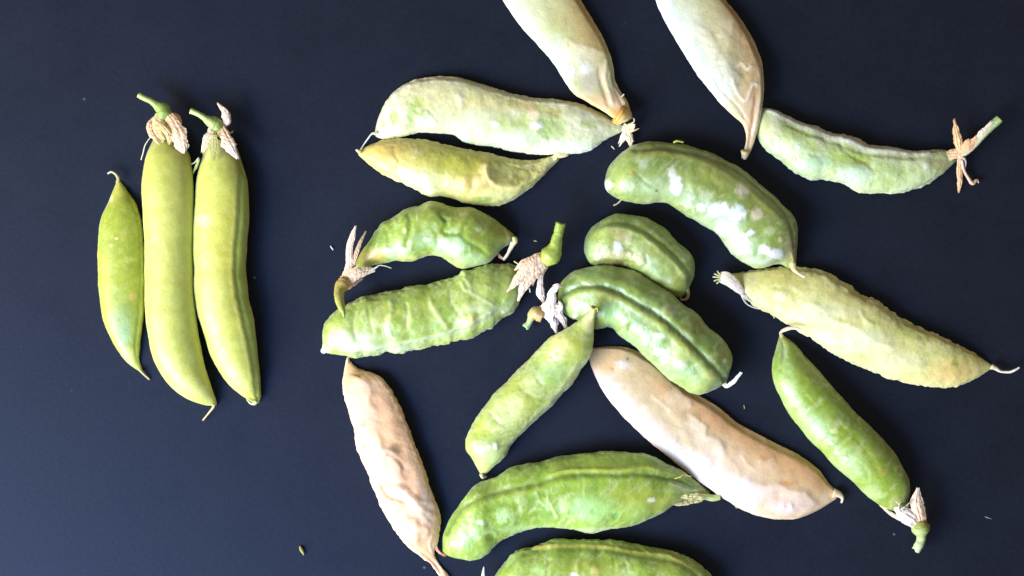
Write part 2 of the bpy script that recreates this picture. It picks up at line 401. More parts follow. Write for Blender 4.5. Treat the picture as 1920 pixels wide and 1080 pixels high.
# ------------------------------------------------------------------ the three fresh pods at the left
t = pod('short flat bright green pod with no stalk, leftmost of the three upright pods', 226, 520, 18)
shell(t, [(215, 340), (203, 372), (189, 405), (182, 450), (182, 500), (184, 545), (191, 595), (203, 630), (220, 660), (240, 684), (258, 697)],
      [(222, 338), (238, 360), (254, 385), (265, 430), (269, 480), (270, 530), (268, 580), (265, 615), (260, 645), (258, 672), (265, 697)],
      M_fresh, ((138, 165, 46), (128, 160, 44), (168, 190, 96)), ratio=0.62, bot=0.4, rough=0.5, fine=0.12, edge=0.4, mott=(50, 0.0, 0.4), veil=0.12, tint=(1.5, 1.15, 1.0), seed=1, lumps=6, lump_amp=0.5,
      blobs=[(232, 600, 26, 40, 0, (120, 160, 100), 0.7, 0.9), (236, 628, 14, 30, -2, (128, 168, 122), 0.7, 0.7), (252, 556, 8, 7, 0.5, (180, 176, 100), 0.8, 0.5), (240, 672, 18, 22, 0, (165, 190, 110), 0.8, 0.8),
             (212, 460, 3, 2, 0.5, (215, 215, 150), 0.8, 0.5), (222, 448, 3, 3, 0.5, (215, 215, 150), 0.8, 0.5), (207, 372, 7, 8, 0.5, (205, 215, 170), 0.6, 0.7), (222, 365, 14, 18, 0, (180, 196, 84), 0.6, 0.9), (218, 350, 8, 14, 0, (170, 190, 90), 0.7, 0.7)],
      strokes=[([(238, 366), (252, 392), (261, 430), (264, 480), (264, 530), (261, 580), (257, 620), (253, 650), (256, 685)], 2.6, -1.6, (112, 150, 40), 0.6, 'g'),
               ([(241, 366), (256, 392), (266, 430), (268, 480), (268, 530), (266, 580), (262, 620), (257, 660), (258, 690)], 2.2, 1.2, (158, 190, 74), 0.8, 'g')])
tube(t, 'tip', [(220, 342, 14, 4), (221, 334, 16, 3), (216, 326, 17, 2.2), (208, 322, 15, 2), (201, 325, 12, 1.8)], M_stem, (176, 160, 90), (190, 186, 150), seed=1)
tube(t, 'tip', [(259, 692, 8, 3), (267, 702, 6, 2), (277, 712, 3, 1.6)], M_stem, (170, 185, 110), (200, 180, 140), seed=2, frayed=2)

t = pod('longest plump smooth light green pod, middle of the three upright pods', 330, 500, 32)
shell(t, [(287, 254), (271, 297), (265, 340), (266, 390), (269, 440), (270, 500), (270, 560), (275, 620), (286, 672), (308, 713), (340, 744), (376, 760), (398, 763)],
      [(335, 258), (355, 295), (361, 340), (362, 390), (361, 440), (360, 500), (363, 560), (370, 620), (379, 668), (388, 705), (396, 733), (401, 750), (402, 760)],
      M_fresh, ((158, 170, 74), (152, 168, 66), (176, 188, 104)), ratio=0.86, bot=0.7, rough=0.35, fine=0.16, edge=0.2, mott=(60, 0.0, 0.5), veil=0.1, tint=(1.56, 1.36, 1.40), seed=2, lumps=7, lump_amp=0.3,
      blobs=[(320, 330, 50, 90, 0, (150, 158, 62), 0.6, 0.9), (345, 735, 60, 22, 0, (176, 190, 106), 0.6, 0.9), (300, 620, 30, 80, 0, (168, 182, 92), 0.5, 0.9)],
      strokes=[([(400, 745), (394, 715), (385, 680), (376, 630), (369, 570)], 3, -0.5, (140, 160, 60), 0.5, 'g')])
tube(t, 'tip', [(399, 758, 24, 4), (398, 764, 20, 2.6), (388, 776, 12, 1.8), (376, 790, 5, 1.6)], M_stem, (190, 196, 110), (190, 165, 125), seed=3)
tube(t, 'stem', [(262, 179, 40, 5.5), (270, 184, 42, 5.2), (284, 190, 42, 5.5), (295, 198, 40, 8), (306, 206, 38, 14), (308, 216, 36, 14), (308, 226, 34, 9)], M_stem, (190, 205, 120), (132, 160, 56), seed=4)
leaf(t, 'sepal', [(303, 214, 42, 10), (300, 232, 46, 15), (303, 250, 48, 14), (310, 262, 46, 8)], (214, 196, 140), (196, 176, 120), seed=1, curl=0.6)
leaf(t, 'sepal', [(312, 214, 40, 9), (328, 232, 50, 13), (338, 255, 54, 17), (343, 274, 50, 14), (346, 284, 46, 6)], PINK, (222, 196, 172), seed=2, curl=0.4)
leaf(t, 'sepal', [(297, 222, 38, 8), (284, 234, 42, 8), (287, 250, 46, 8), (300, 268, 50, 3)], PINK, (220, 188, 150), seed=3, curl=0.7)
leaf(t, 'sepal', [(318, 216, 36, 6), (332, 220, 40, 7), (338, 232, 36, 5), (334, 240, 32, 2)], (216, 178, 140), seed=4, curl=0.7)
leaf(t, 'sepal', [(304, 236, 52, 5), (318, 250, 56, 7), (322, 268, 52, 4)], (206, 186, 128), (214, 196, 140), seed=5, curl=0.6)
hair(t, [(286, 256, 44), (274, 272, 40), (268, 286, 30), (263, 299, 24)], seed=1, r=1.1); hair(t, [(345, 270, 50), (356, 272, 46), (352, 280, 40)], seed=2, r=1.3)

t = pod('plump light green pod with a dark side seam, rightmost of the three upright pods', 424, 510, 32)
shell(t, [(392, 258), (376, 297), (367, 340), (364, 385), (361, 440), (362, 500), (364, 560), (378, 617), (395, 670), (417, 709), (440, 735), (462, 751), (474, 758)],
      [(437, 266), (450, 297), (462, 340), (466, 385), (464, 440), (460, 500), (466, 560), (476, 605), (481, 655), (485, 700), (486, 725), (486, 745), (482, 757)],
      M_fresh, ((160, 172, 72), (154, 170, 62), (178, 192, 108)), ratio=0.82, bot=0.65, rough=0.4, fine=0.2, edge=0.2, mott=(60, 0.0, 0.5), veil=0.12, tint=(1.56, 1.36, 1.40), seed=3, lumps=8, lump_amp=0.4,
      blobs=[(470, 450, 16, 200, 0, (112, 145, 48), 0.0, 0.9), (430, 480, 30, 130, 0, (160, 164, 50), 0.6, 0.9), (385, 415, 18, 14, 0, (200, 208, 150), 0.5, 0.8), (405, 560, 24, 60, 0, (180, 194, 110), 0.6, 0.9), (440, 720, 30, 28, 0, (182, 192, 104), 0.6, 0.9), (405, 275, 30, 26, 0, (186, 190, 128), 0.7, 0.8)],
      strokes=[([(446, 292), (452, 321), (453, 360), (452, 400), (448, 450), (445, 490), (446, 525), (454, 571), (467, 629), (476, 684), (480, 730), (480, 752)], 4.2, -3.0, (112, 142, 46), 0.7, 'G'),
               ([(443, 321), (444, 394), (438, 480), (438, 525), (446, 571), (459, 629), (469, 684), (474, 730)], 4, 1.2, (176, 186, 84), 0.5, 'g'),
               ([(458, 325), (460, 394), (456, 460), (453, 520), (462, 575), (474, 629), (481, 684), (484, 735)], 6, 0, (124, 152, 54), 0.7, 'G')])
tube(t, 'tip', [(480, 752, 26, 4), (476, 757, 22, 3), (468, 757, 18, 2.2), (461, 749, 20, 1.4)], M_stem, (180, 195, 110), (205, 205, 170), seed=5)
tube(t, 'stem', [(359, 209, 42, 5.5), (370, 213, 43, 5.2), (384, 221, 43, 6), (396, 229, 40, 11), (406, 234, 38, 13), (410, 242, 36, 12), (412, 252, 34, 7)], M_stem, (190, 208, 130), (128, 158, 52), seed=6)
leaf(t, 'sepal', [(402, 240, 42, 9), (396, 256, 48, 10), (388, 272, 50, 8), (382, 284, 48, 3)], WHITE, (218, 208, 170), seed=6, curl=0.6)
leaf(t, 'sepal', [(414, 240, 42, 9), (424, 258, 52, 13), (434, 276, 56, 14), (446, 296, 50, 3)], PINK, (232, 210, 196), seed=7, curl=0.5)
leaf(t, 'sepal', [(416, 238, 36, 6), (426, 226, 42, 10), (424, 212, 46, 8), (413, 198, 46, 2)], (226, 196, 172), (228, 204, 184), seed=8, curl=0.7)
leaf(t, 'sepal', [(404, 255, 54, 6), (405, 280, 56, 9), (404, 302, 56, 3)], (176, 180, 116), (150, 160, 84), seed=9, curl=0.2, jag=0.1, crumple=0.4)
hair(t, [(374, 296, 40), (365, 305, 34), (355, 308, 28), (345, 309, 26)], seed=3, r=1.3)
tube(t, 'fibre', [(374, 298, 38, 2.4), (367, 314, 30, 3), (355, 331, 22, 0.8)], M_stem, (170, 180, 90), seed=8)
hair(t, [(430, 250, 44), (436, 249, 40), (437, 246, 38)], seed=5, r=1.5); hair(t, [(438, 270, 50), (445, 272, 44), (444, 270, 42)], seed=6, r=1.2)

# ------------------------------------------------------------------ pale wrinkled pods at the top
t = pod('large cream and pale green arched pod lying just above a slimmer pale pod', 940, 220, 20)
shell(t, [(701, 247), (710, 215), (732, 177), (773, 151), (827, 142), (880, 149), (930, 165), (970, 176), (1010, 183), (1050, 186), (1090, 194), (1125, 210), (1155, 226), (1174, 233)],
      [(703, 254), (722, 261), (748, 257), (785, 248), (820, 248), (852, 254), (882, 269), (930, 276), (975, 286), (1020, 289), (1065, 289), (1105, 281), (1145, 256), (1172, 244)],
      M_pale, ((204, 204, 150), (178, 190, 108), (222, 220, 182)), ratio=0.45, bot=0.5, power=0.85, rough=0.9, fine=0.7, edge=0.9, ridge=1.3, mott=(34, 0.05, 0.3), tint=(1.15, 1.16, 1.2), veil=0.3, flange=0.55, seed=4, hmax=40,
      blobs=[(930, 190, 130, 22, 0, (206, 194, 128), 0.75, 0.8), (800, 165, 60, 25, 0, (214, 204, 146), 0.6, 0.8), (735, 215, 26, 40, 0, (222, 216, 178), 0.8, 0.8), (1100, 240, 60, 34, 0, (222, 224, 180), 0.85, 0.8),
             (885, 155, 18, 10, -1, (170, 180, 90), 0.7, 0.6), (965, 190, 18, 9, -1, (176, 178, 88), 0.7, 0.6), (784, 194, 16, 14, -2, (176, 184, 80), 0.7, 0.5), (740, 220, 10, 16, -3, (170, 184, 96), 0.8, 0.5), (718, 232, 6, 8, -2, (160, 178, 84), 0.8, 0.5),
             (775, 215, 12, 26, -2, (168, 190, 110), 0.7, 0.5), (800, 225, 20, 14, 3, (212, 224, 180), 0.8, 0.6), (1020, 242, 16, 20, -3, (150, 172, 92), 0.9, 0.4), (1000, 262, 16, 14, -2, (160, 182, 92), 0.8, 0.5), (1042, 240, 22, 22, -2, (160, 180, 104), 0.7, 0.5),
             (1005, 236, 14, 8, 3, (236, 238, 220), 0.95, 0.5), (1001, 214, 12, 10, 2, (226, 206, 168), 0.9, 0.5), (928, 233, 8, 6, 2, (234, 236, 216), 0.9, 0.5), (1105, 232, 20, 8, -1, (180, 190, 110), 0.7, 0.5), (1040, 210, 20, 10, -2, (190, 178, 104), 0.7, 0.6),
             (890, 230, 40, 24, 0, (208, 220, 170), 0.6, 0.8), (960, 262, 60, 20, 0, (210, 224, 186), 0.8, 0.8), (1060, 275, 60, 12, 0, (214, 228, 200), 0.8, 0.8), (862, 188, 9, 14, 2, (224, 218, 176), 0.8, 0.5), (872, 262, 14, 8, 3, (200, 220, 180), 0.8, 0.6), (990, 200, 24, 10, -1, (202, 180, 110), 0.6, 0.6)],  # pale lower and warm upper blobs also paint how the light falls
      strokes=[([(720, 200), (745, 172), (790, 153), (840, 150), (900, 162), (960, 182), (1020, 192), (1080, 200), (1130, 220)], 4, 1.0, (228, 222, 190), 0.8, 'g'),
               ([(700, 250), (716, 255), (748, 251), (785, 242), (820, 242)], 4, 1.6, (222, 222, 160), 0.8, 'g'),
               ([(1130, 270), (1090, 279), (1040, 282), (990, 280)], 3, 1.4, (226, 234, 210), 0.7, 'g'),
               ([(775, 205), (790, 215), (800, 205), (812, 220)], 3, -2.4, (160, 176, 90), 0.7, 'g'), ([(815, 165), (812, 185), (822, 200)], 3, 1.6, None, 0, 's')])
tube(t, 'tip', [(704, 250, 12, 3), (697, 250, 12, 1.8), (688, 261, 10, 1.4), (681, 270, 6, 1.3), (676, 279, 4, 2)], M_paper, (216, 214, 190), (205, 205, 200), seed=7)
leaf(t, 'sepal', [(1168, 238, 16, 9), (1178, 241, 20, 11), (1186, 238, 22, 9)], (218, 216, 176), CREAM, seed=10, jag=0.5)
leaf(t, 'sepal', [(1180, 236, 18, 9), (1177, 250, 18, 11), (1182, 262, 14, 8), (1183, 271, 8, 3)], (214, 212, 178), (206, 200, 172), seed=11, jag=0.6, curl=0.5)
leaf(t, 'sepal', [(1176, 246, 14, 6), (1170, 256, 12, 7), (1166, 264, 8, 4)], (220, 218, 190), seed=12, jag=0.6)
hair(t, [(1184, 232, 24), (1189, 228, 26), (1188, 222, 26)], seed=7, r=1.4); hair(t, [(1184, 245, 20), (1190, 244, 18)], seed=8, r=1.4)

t = pod('slim pale yellow pod with a hollow at its right end, below the arched cream pod', 860, 320, 20)
shell(t, [(669, 282), (690, 271), (715, 262), (745, 259), (776, 260), (809, 264), (845, 273), (882, 281), (915, 287), (948, 295), (981, 299), (1010, 297), (1034, 290), (1050, 289)],
      [(671, 290), (688, 305), (710, 320), (738, 336), (770, 350), (803, 367), (835, 368), (870, 380), (905, 386), (935, 384), (965, 373), (998, 349), (1028, 319), (1049, 298)],
      M_pale, ((182, 184, 100), (160, 172, 74), (210, 212, 154)), ratio=0.72, bot=0.45, rough=1.1, fine=0.7, edge=0.9, ridge=1.2, mott=(30, 0.05, 0.3), tint=(1.25, 1.12, 1.0), veil=0.3, flange=0.5, seed=5, hmax=44,
      blobs=[(730, 283, 44, 20, 0, (190, 174, 96), 0.8, 0.7), (700, 290, 24, 16, 0, (206, 182, 92), 0.7, 0.7), (790, 340, 70, 22, 2, (206, 218, 164), 0.85, 0.8), (870, 310, 60, 30, 2, (166, 172, 62), 0.8, 0.8), (830, 300, 40, 20, 0, (164, 176, 68), 0.6, 0.7),
             (960, 322, 44, 20, -11, (172, 182, 110), 0.7, 0.8), (1000, 308, 30, 12, -7, (190, 194, 140), 0.7, 0.8), (895, 345, 44, 22, 3, (196, 178, 104), 0.7, 0.7), (940, 365, 50, 12, 0, (196, 202, 138), 0.8, 0.7), (906, 374, 20, 6, -1, (130, 160, 70), 0.8, 0.4),
             (960, 330, 6, 4, 2, (214, 208, 150), 0.9, 0.4), (908, 320, 10, 12, 2, (214, 210, 140), 0.8, 0.4), (900, 340, 12, 9, 2, (222, 210, 150), 0.8, 0.4), (1030, 305, 16, 12, 0, (206, 208, 150), 0.8, 0.7), (805, 358, 14, 8, 3, (214, 224, 180), 0.8, 0.7), (885, 342, 5, 16, -2, (150, 160, 60), 0.5, 0.5)],
      strokes=[([(918, 300), (912, 318), (920, 338), (940, 350), (970, 350), (1005, 330), (1035, 305)], 5, 4.5, (206, 206, 138), 0.8, 'g'),
               ([(1000, 352), (1025, 325), (1045, 300)], 3.5, -1.8, (168, 176, 110), 0.5, 'g'),
               ([(672, 284), (690, 296), (715, 312), (745, 330)], 5, 1.2, (228, 206, 116), 0.8, 'g'), ([(740, 270), (742, 290), (755, 310)], 4, -2, (180, 170, 90), 0.5, 'g'), ([(860, 285), (850, 310), (862, 340), (880, 355)], 6, 1.6, None, 0, 's')])
tube(t, 'tip', [(676, 285, 12, 4), (670, 282, 14, 3), (667, 280, 14, 1.6)], M_stem, (220, 190, 120), (224, 220, 190), seed=9)
leaf(t, 'sepal', [(1036, 297, 12, 6), (1046, 292, 16, 6), (1056, 290, 15, 4)], (206, 206, 150), (214, 210, 170), seed=13, jag=0.5)
hair(t, [(1050, 290, 14), (1056, 287, 15), (1060, 291, 12)], seed=9, r=1.2)

# two cream pods that run out of the top of the picture
t = pod('cream pod with an orange stub end touching the arched cream pod, cut by top edge', 1060, 60, 26)
shell(t, [(1148, 220), (1130, 206), (1102, 191), (1076, 174), (1058, 150), (1040, 120), (1016, 90), (985, 58), (962, 27), (943, -2), (915, -50), (885, -105), (866, -150), (858, -178)],
      [(1187, 222), (1177, 190), (1164, 170), (1154, 148), (1151, 125), (1143, 95), (1130, 65), (1112, 35), (1091, 0), (1068, -30), (1030, -75), (980, -120), (920, -158), (866, -180)],
      M_film, ((204, 208, 150), (192, 200, 124), (222, 216, 160)), ratio=0.33, bot=0.45, power=0.78, flange=0.7, veil=0, rough=0.6, fine=0.1, edge=0.3, mott=(45, 0.0, 0.35), seed=6, tint=(1.02,0.98,0.96), hmax=42, lift=(16, 6, 2, 0, 0, 0), ridge=0.2,
      blobs=[(1100, 70, 34, 70, 0, (200, 182, 122), 0.85, 0.8), (1165, 212, 26, 14, 0, (206, 166, 84), 0.9, 0.7), (1120, 190, 40, 16, 0, (214, 178, 130), 0.8, 0.8), (1160, 185, 14, 26, 0, (216, 182, 150), 0.8, 0.8), (1108, 150, 26, 34, -4, (190, 184, 160), 0.75, 0.7),
             (1000, 40, 34, 46, 0, (218, 222, 186), 0.8, 0.8), (1035, 70, 30, 34, 2, (190, 196, 110), 0.6, 0.7), (1080, 105, 34, 24, 2, (220, 226, 192), 0.85, 0.6), (1098, 128, 14, 12, 3, (232, 236, 222), 0.9, 0.5), (1072, 125, 10, 14, -2, (176, 186, 96), 0.7, 0.5),
             (1045, 100, 22, 34, 0, (222, 228, 206), 0.7, 0.7), (1060, 28, 40, 30, 0, (206, 200, 136), 0.7, 0.8)],
      strokes=[([(960, 0), (990, 45), (1030, 90), (1060, 135)], 22, 0, (212, 222, 200), 0.9, 'G'), ([(1078, -5), (1105, 40), (1128, 85)], 22, 0, (198, 170, 104), 0.85, 'G'), ([(1058, 70), (1080, 84), (1110, 92), (1140, 104)], 5, 3.2, (226, 218, 170), 0.6, 's'), ([(1140, 105), (1135, 140), (1142, 170), (1152, 200)], 4, 3.0, (226, 206, 176), 0.7, 'g'), ([(1122, 120), (1128, 160), (1144, 205)], 4, -2.6, (196, 170, 130), 0.6, 'g'),  # wide pale left stroke: membrane tone with cool window light painted in
               ([(1150, 130), (1152, 160), (1165, 192), (1176, 212)], 3.5, -2, (200, 170, 130), 0.5, 'g'), ([(1070, 120), (1076, 132), (1072, 146)], 3, 2, (236, 236, 220), 0.8, 'g'), ([(1020, -2), (1020, 30), (1030, 60), (1040, 90)], 6, 1.8, (196, 196, 130), 0.4, 's'), ([(1066, 160), (1084, 176), (1112, 192), (1140, 212)], 3, 1.5, (222, 198, 120), 0.7, 'g')])
tube(t, 'tip', [(1158, 214, 30, 18), (1168, 220, 27, 18), (1172, 226, 26, 15)], M_stem, (206, 160, 70), (216, 190, 120), seed=10, frayed=3)
hair(t, [(1165, 182, 30), (1170, 177, 32)], seed=10, r=1.4)

t = pod('cream pod narrowing to a twisted neck, cut off by the top edge', 1335, 70, 28)
shell(t, [(1392, 290), (1398, 274), (1400, 255), (1392, 232), (1372, 215), (1347, 190), (1317, 152), (1292, 113), (1269, 75), (1247, 35), (1230, -3), (1215, -50), (1208, -100), (1212, -150)],
      [(1404, 293), (1411, 278), (1418, 255), (1424, 230), (1429, 200), (1432, 165), (1429, 117), (1415, 76), (1398, 45), (1379, 17), (1360, -6), (1325, -55), (1285, -105), (1220, -152)],
      M_film, ((206, 208, 160), (204, 206, 146), (222, 214, 166)), ratio=0.33, bot=0.45, power=0.78, flange=0.7, veil=0, rough=0.6, fine=0.1, edge=0.3, mott=(45, 0.0, 0.35), seed=7, tint=(1.02,0.98,0.96), hmax=42, lift=(14, 26, 12, 2, 0, 0), ridge=0.2,
      blobs=[(1370, 40, 34, 60, 0, (200, 184, 136), 0.85, 0.8), (1395, 110, 24, 44, -5, (186, 174, 130), 0.75, 0.7), (1402, 190, 26, 30, 0, (212, 186, 150), 0.8, 0.8), (1410, 245, 20, 44, 0, (214, 178, 132), 0.85, 0.7), (1290, 60, 30, 60, 0, (222, 228, 206), 0.8, 0.8), (1320, 110, 30, 40, 3, (214, 224, 190), 0.8, 0.6),
             (1352, 66, 9, 7, 2, (232, 222, 190), 0.9, 0.5), (1355, 140, 26, 30, 2, (226, 226, 200), 0.7, 0.6), (1385, 140, 16, 20, -3, (196, 186, 140), 0.6, 0.6), (1345, 30, 30, 40, 0, (204, 200, 150), 0.6, 0.7), (1350, 175, 26, 20, 0, (224, 216, 204), 0.7, 0.7)],
      strokes=[([(1240, 0), (1275, 70), (1315, 130), (1345, 170)], 24, 0, (206, 222, 210), 0.95, 'G'), ([(1365, 0), (1395, 60), (1412, 120), (1410, 170)], 22, 0, (194, 164, 112), 0.85, 'G'), ([(1285, 34), (1305, 48), (1325, 62), (1340, 84), (1358, 118), (1376, 138), (1392, 150)], 5, 4, (230, 226, 196), 0.5, 's'), ([(1375, 30), (1370, 60), (1362, 90), (1362, 120)], 5, 3, (220, 210, 170), 0.5, 's'),  # left band, greenish white: membrane plus painted cool window light
               ([(1376, 130), (1390, 120), (1400, 130), (1412, 122)], 3, 2.4, (232, 224, 190), 0.7, 'g'), ([(1340, 150), (1350, 170), (1380, 200), (1402, 230)], 3.5, -2, (196, 176, 140), 0.6, 'g'), ([(1370, 140), (1378, 170), (1396, 190), (1410, 160), (1424, 165)], 3, 2.4, (236, 226, 204), 0.8, 'g'), ([(1416, 170), (1412, 210), (1408, 250), (1402, 285)], 3.5, -2.4, (190, 150, 110), 0.7, 'g'),
               ([(1422, 110), (1425, 160), (1420, 215), (1410, 260)], 3, 1.6, (230, 210, 180), 0.7, 'g'), ([(1342, 140), (1350, 146), (1346, 156), (1356, 162)], 2.6, 2, (238, 236, 226), 0.9, 'g'), ([(1320, 155), (1350, 190), (1378, 214), (1395, 228), (1403, 250)], 3, 1.4, (232, 208, 150), 0.8, 'g')])
tube(t, 'tip', [(1398, 282, 22, 8), (1398, 290, 18, 6.5), (1397, 295, 16, 5)], M_paper, (216, 188, 140), (222, 208, 160), seed=11, frayed=4)

t = pod('pale green lumpy pod with a forked stalk at its right end', 1610, 290, 18)
shell(t, [(1424, 206), (1438, 202), (1468, 211), (1508, 230), (1541, 241), (1573, 252), (1606, 260), (1632, 270), (1671, 276), (1706, 280), (1745, 282), (1775, 280), (1797, 286)],
      [(1418, 240), (1426, 265), (1452, 293), (1484, 316), (1518, 338), (1550, 338), (1580, 343), (1612, 362), (1648, 361), (1683, 364), (1727, 350), (1763, 331), (1798, 300)],
      M_pale, ((188, 204, 140), (160, 184, 96), (212, 218, 178)), ratio=0.7, bot=0.45, rough=1.2, fine=0.7, edge=0.9, ridge=1.2, mott=(26, 0.02, 0.28), tint=(1.15, 1.12, 1.2), veil=0.3, flange=0.5, seed=8, hmax=40, lumps=5, lump_amp=1.6,
      blobs=[(1436, 235, 10, 26, 0, (164, 166, 96), 0.6, 0.7), (1450, 240, 14, 24, 0, (206, 206, 160), 0.7, 0.7), (1480, 245, 20, 18, -2, (166, 184, 100), 0.7, 0.5), (1510, 262, 16, 16, -2, (158, 180, 84), 0.7, 0.5), (1522, 308, 36, 18, 4, (184, 214, 164), 0.85, 0.6), (1490, 278, 20, 16, 2, (196, 214, 160), 0.7, 0.6),
             (1600, 300, 40, 12, -4, (150, 174, 66), 0.75, 0.5), (1600, 330, 34, 20, 4, (190, 216, 172), 0.85, 0.6), (1665, 315, 34, 12, -1, (164, 190, 112), 0.7, 0.5), (1655, 342, 30, 10, 0, (168, 188, 104), 0.6, 0.5), (1700, 300, 44, 18, 1, (204, 212, 160), 0.7, 0.7), (1735, 312, 8, 7, 2, (226, 230, 206), 0.8, 0.5), (1760, 305, 22, 18, -3, (166, 164, 104), 0.7, 0.6), (1570, 262, 60, 7, 2, (220, 222, 190), 0.8, 0.6),
             (1494, 277, 4, 4, 2, (236, 240, 230), 0.9, 0.4), (1536, 340, 40, 5, 0, (160, 186, 110), 0.4, 0.6)],
      strokes=[([(1440, 208), (1475, 222), (1510, 238), (1550, 252), (1590, 266), (1630, 280), (1680, 284), (1740, 288)], 5, 3.4, (234, 236, 214), 1.0, 'G'), ([(1455, 224), (1510, 250), (1560, 268), (1610, 286), (1680, 295), (1740, 296)], 4, -2.4, (178, 194, 120), 0.6, 'g'),
               ([(1570, 262), (1576, 280), (1590, 292), (1620, 306), (1635, 322)], 4, -2.5, (150, 170, 70), 0.6, 'g'), ([(1522, 240), (1560, 246), (1600, 260), (1640, 272)], 2.6, 1.5, (200, 186, 130), 0.6, 'g'), ([(1540, 280), (1560, 300), (1556, 325)], 4, 2, None, 0, 's')])
leaf(t, 'sepal', [(1772, 290, 18, 8), (1786, 290, 20, 12), (1800, 290, 22, 9)], (206, 180, 140), (214, 180, 140), seed=14)
leaf(t, 'sepal', [(1799, 286, 22, 6), (1795, 268, 30, 9), (1788, 248, 40, 8), (1783, 230, 46, 2)], (214, 180, 130), (208, 178, 128), seed=15, curl=0.5)
leaf(t, 'sepal', [(1800, 290, 22, 5), (1810, 276, 30, 12), (1822, 268, 32, 10), (1828, 258, 34, 4)], (216, 170, 124), (210, 180, 140), seed=16, curl=0.6)
leaf(t, 'sepal', [(1799, 296, 20, 4), (1800, 318, 14, 6), (1802, 340, 10, 6), (1801, 357, 5, 2)], (216, 176, 130), (210, 180, 140), seed=17, curl=0.5)
tube(t, 'fibre', [(1803, 300, 20, 3), (1808, 318, 14, 2.6), (1818, 334, 10, 3), (1826, 343, 8, 4), (1834, 337, 8, 2.6), (1838, 342, 6, 1.6)], M_paper, (216, 190, 160), (200, 160, 130), seed=13)
tube(t, 'fibre', [(1806, 296, 20, 3), (1811, 304, 16, 2), (1810, 318, 12, 1.5)], M_paper, (210, 200, 190), seed=14)
tube(t, 'stem', [(1797, 294, 22, 3), (1812, 286, 24, 4), (1826, 272, 28, 5), (1840, 254, 32, 6.5), (1855, 238, 36, 7.5), (1869, 225, 38, 8)], M_stem, (214, 200, 170), (160, 186, 120), seed=15, frayed=2)
leaf(t, 'sepal', [(1824, 270, 30, 4), (1836, 250, 38, 5), (1850, 234, 44, 3)], (206, 196, 180), seed=18, curl=0.6, jag=0.4)

# ------------------------------------------------------------------ lumpy green pods, centre
t = pod('lumpy kidney shaped green pod whose drooping stalk rests on the big bumpy pod below it', 812, 445, 26)
shell(t, [(664, 494), (686, 458), (707, 430), (728, 412), (755, 395), (783, 386), (805, 378), (830, 383), (855, 389), (888, 391), (918, 405), (942, 423), (961, 437), (967, 448)],
      [(668, 505), (690, 502), (716, 492), (740, 489), (765, 490), (790, 484), (812, 478), (830, 481), (846, 494), (870, 503), (900, 498), (926, 483), (945, 464), (960, 455)],
      M_green, ((128, 156, 54), (112, 150, 56), (160, 190, 116)), ratio=0.85, bot=0.6, rough=1.2, fine=0.25, edge=0.5, mott=(30, 0.0, 0.3), seed=9, lumps=6, lump_amp=1.2,
      blobs=[(700, 482, 26, 16, 0, (184, 172, 84), 0.85, 0.7), (745, 473, 26, 12, 2, (170, 204, 150), 0.85, 0.5), (846, 462, 34, 20, 3, (150, 196, 140), 0.85, 0.5), (880, 485, 34, 12, 2, (160, 200, 140), 0.7, 0.7), (795, 450, 26, 16, 0, (146, 186, 126), 0.7, 0.6), (800, 406, 30, 22, 5, (134, 160, 60), 0.7, 0.8), (735, 435, 34, 26, 0, (124, 164, 60), 0.5, 0.8), (750, 410, 14, 12, 3, None, 0, 0.5), (722, 420, 12, 10, 3, None, 0, 0.5),
             (870, 410, 34, 18, 2, (122, 144, 44), 0.7, 0.7), (915, 440, 30, 30, 0, (134, 152, 46), 0.6, 0.8), (761, 432, 3.5, 5, 2, (206, 214, 150), 0.9, 0.5), (802, 450, 8, 4, 2, (222, 236, 214), 0.9, 0.4), (898, 430, 7, 5, 1, (160, 190, 140), 0.7, 0.5), (871, 402, 8, 4, 1, (170, 176, 110), 0.8, 0.5), (783, 411, 1.6, 8, 1, (200, 206, 150), 0.9, 0.5), (950, 440, 10, 16, 0, (170, 184, 84), 0.6, 0.7)],
      strokes=[([(828, 404), (838, 420), (832, 436), (850, 440), (866, 438), (872, 424), (886, 410)], 4, -4.5, (96, 138, 40), 0.75, 'g'), ([(822, 400), (834, 412), (846, 414)], 3, -2.5, (104, 144, 44), 0.6, 'g'), ([(766, 400), (772, 420), (768, 445), (760, 470)], 5, -4, (112, 150, 50), 0.5, 'g'), ([(866, 440), (880, 455), (900, 465), (915, 480)], 4, -2.4, (118, 160, 56), 0.7, 'g'),
               ([(720, 425), (730, 445), (728, 465)], 4, -2.6, None, 0, 'g'), ([(744, 404), (752, 420)], 4, -3, None, 0, 'g'), ([(815, 475), (822, 450), (812, 425)], 5, -2.4, None, 0, 'g'), ([(700, 500), (740, 486), (790, 482)], 4, 1.5, (176, 196, 110), 0.7, 'g'), ([(944, 428), (955, 446), (948, 462)], 2.2, 1.6, (210, 210, 140), 0.7, 'g')])
tube(t, 'tip', [(964, 444, 26, 4), (966, 452, 26, 5), (960, 462, 24, 3), (952, 476, 20, 2.6), (944, 487, 15, 2.6)], M_paper, (190, 190, 110), (222, 206, 180), seed=16)
leaf(t, 'tip', [(962, 455, 28, 5), (956, 468, 24, 4), (948, 484, 16, 2), (938, 482, 14, 3), (935, 477, 14, 2)], (222, 206, 184), (206, 150, 110), seed=19, curl=0.5, jag=0.1)
leaf(t, 'sepal', [(652, 516, 40, 9), (657, 494, 48, 8), (658, 466, 60, 7), (664, 444, 66, 6), (670, 426, 68, 1.5)], (220, 186, 164), (222, 206, 186), seed=20, curl=0.5, jag=0.12)
leaf(t, 'sepal', [(662, 500, 44, 4), (668, 482, 52, 5), (677, 458, 58, 4), (688, 436, 60, 1.5)], (206, 180, 150), (160, 140, 120), seed=21, curl=0.6, jag=0.1)
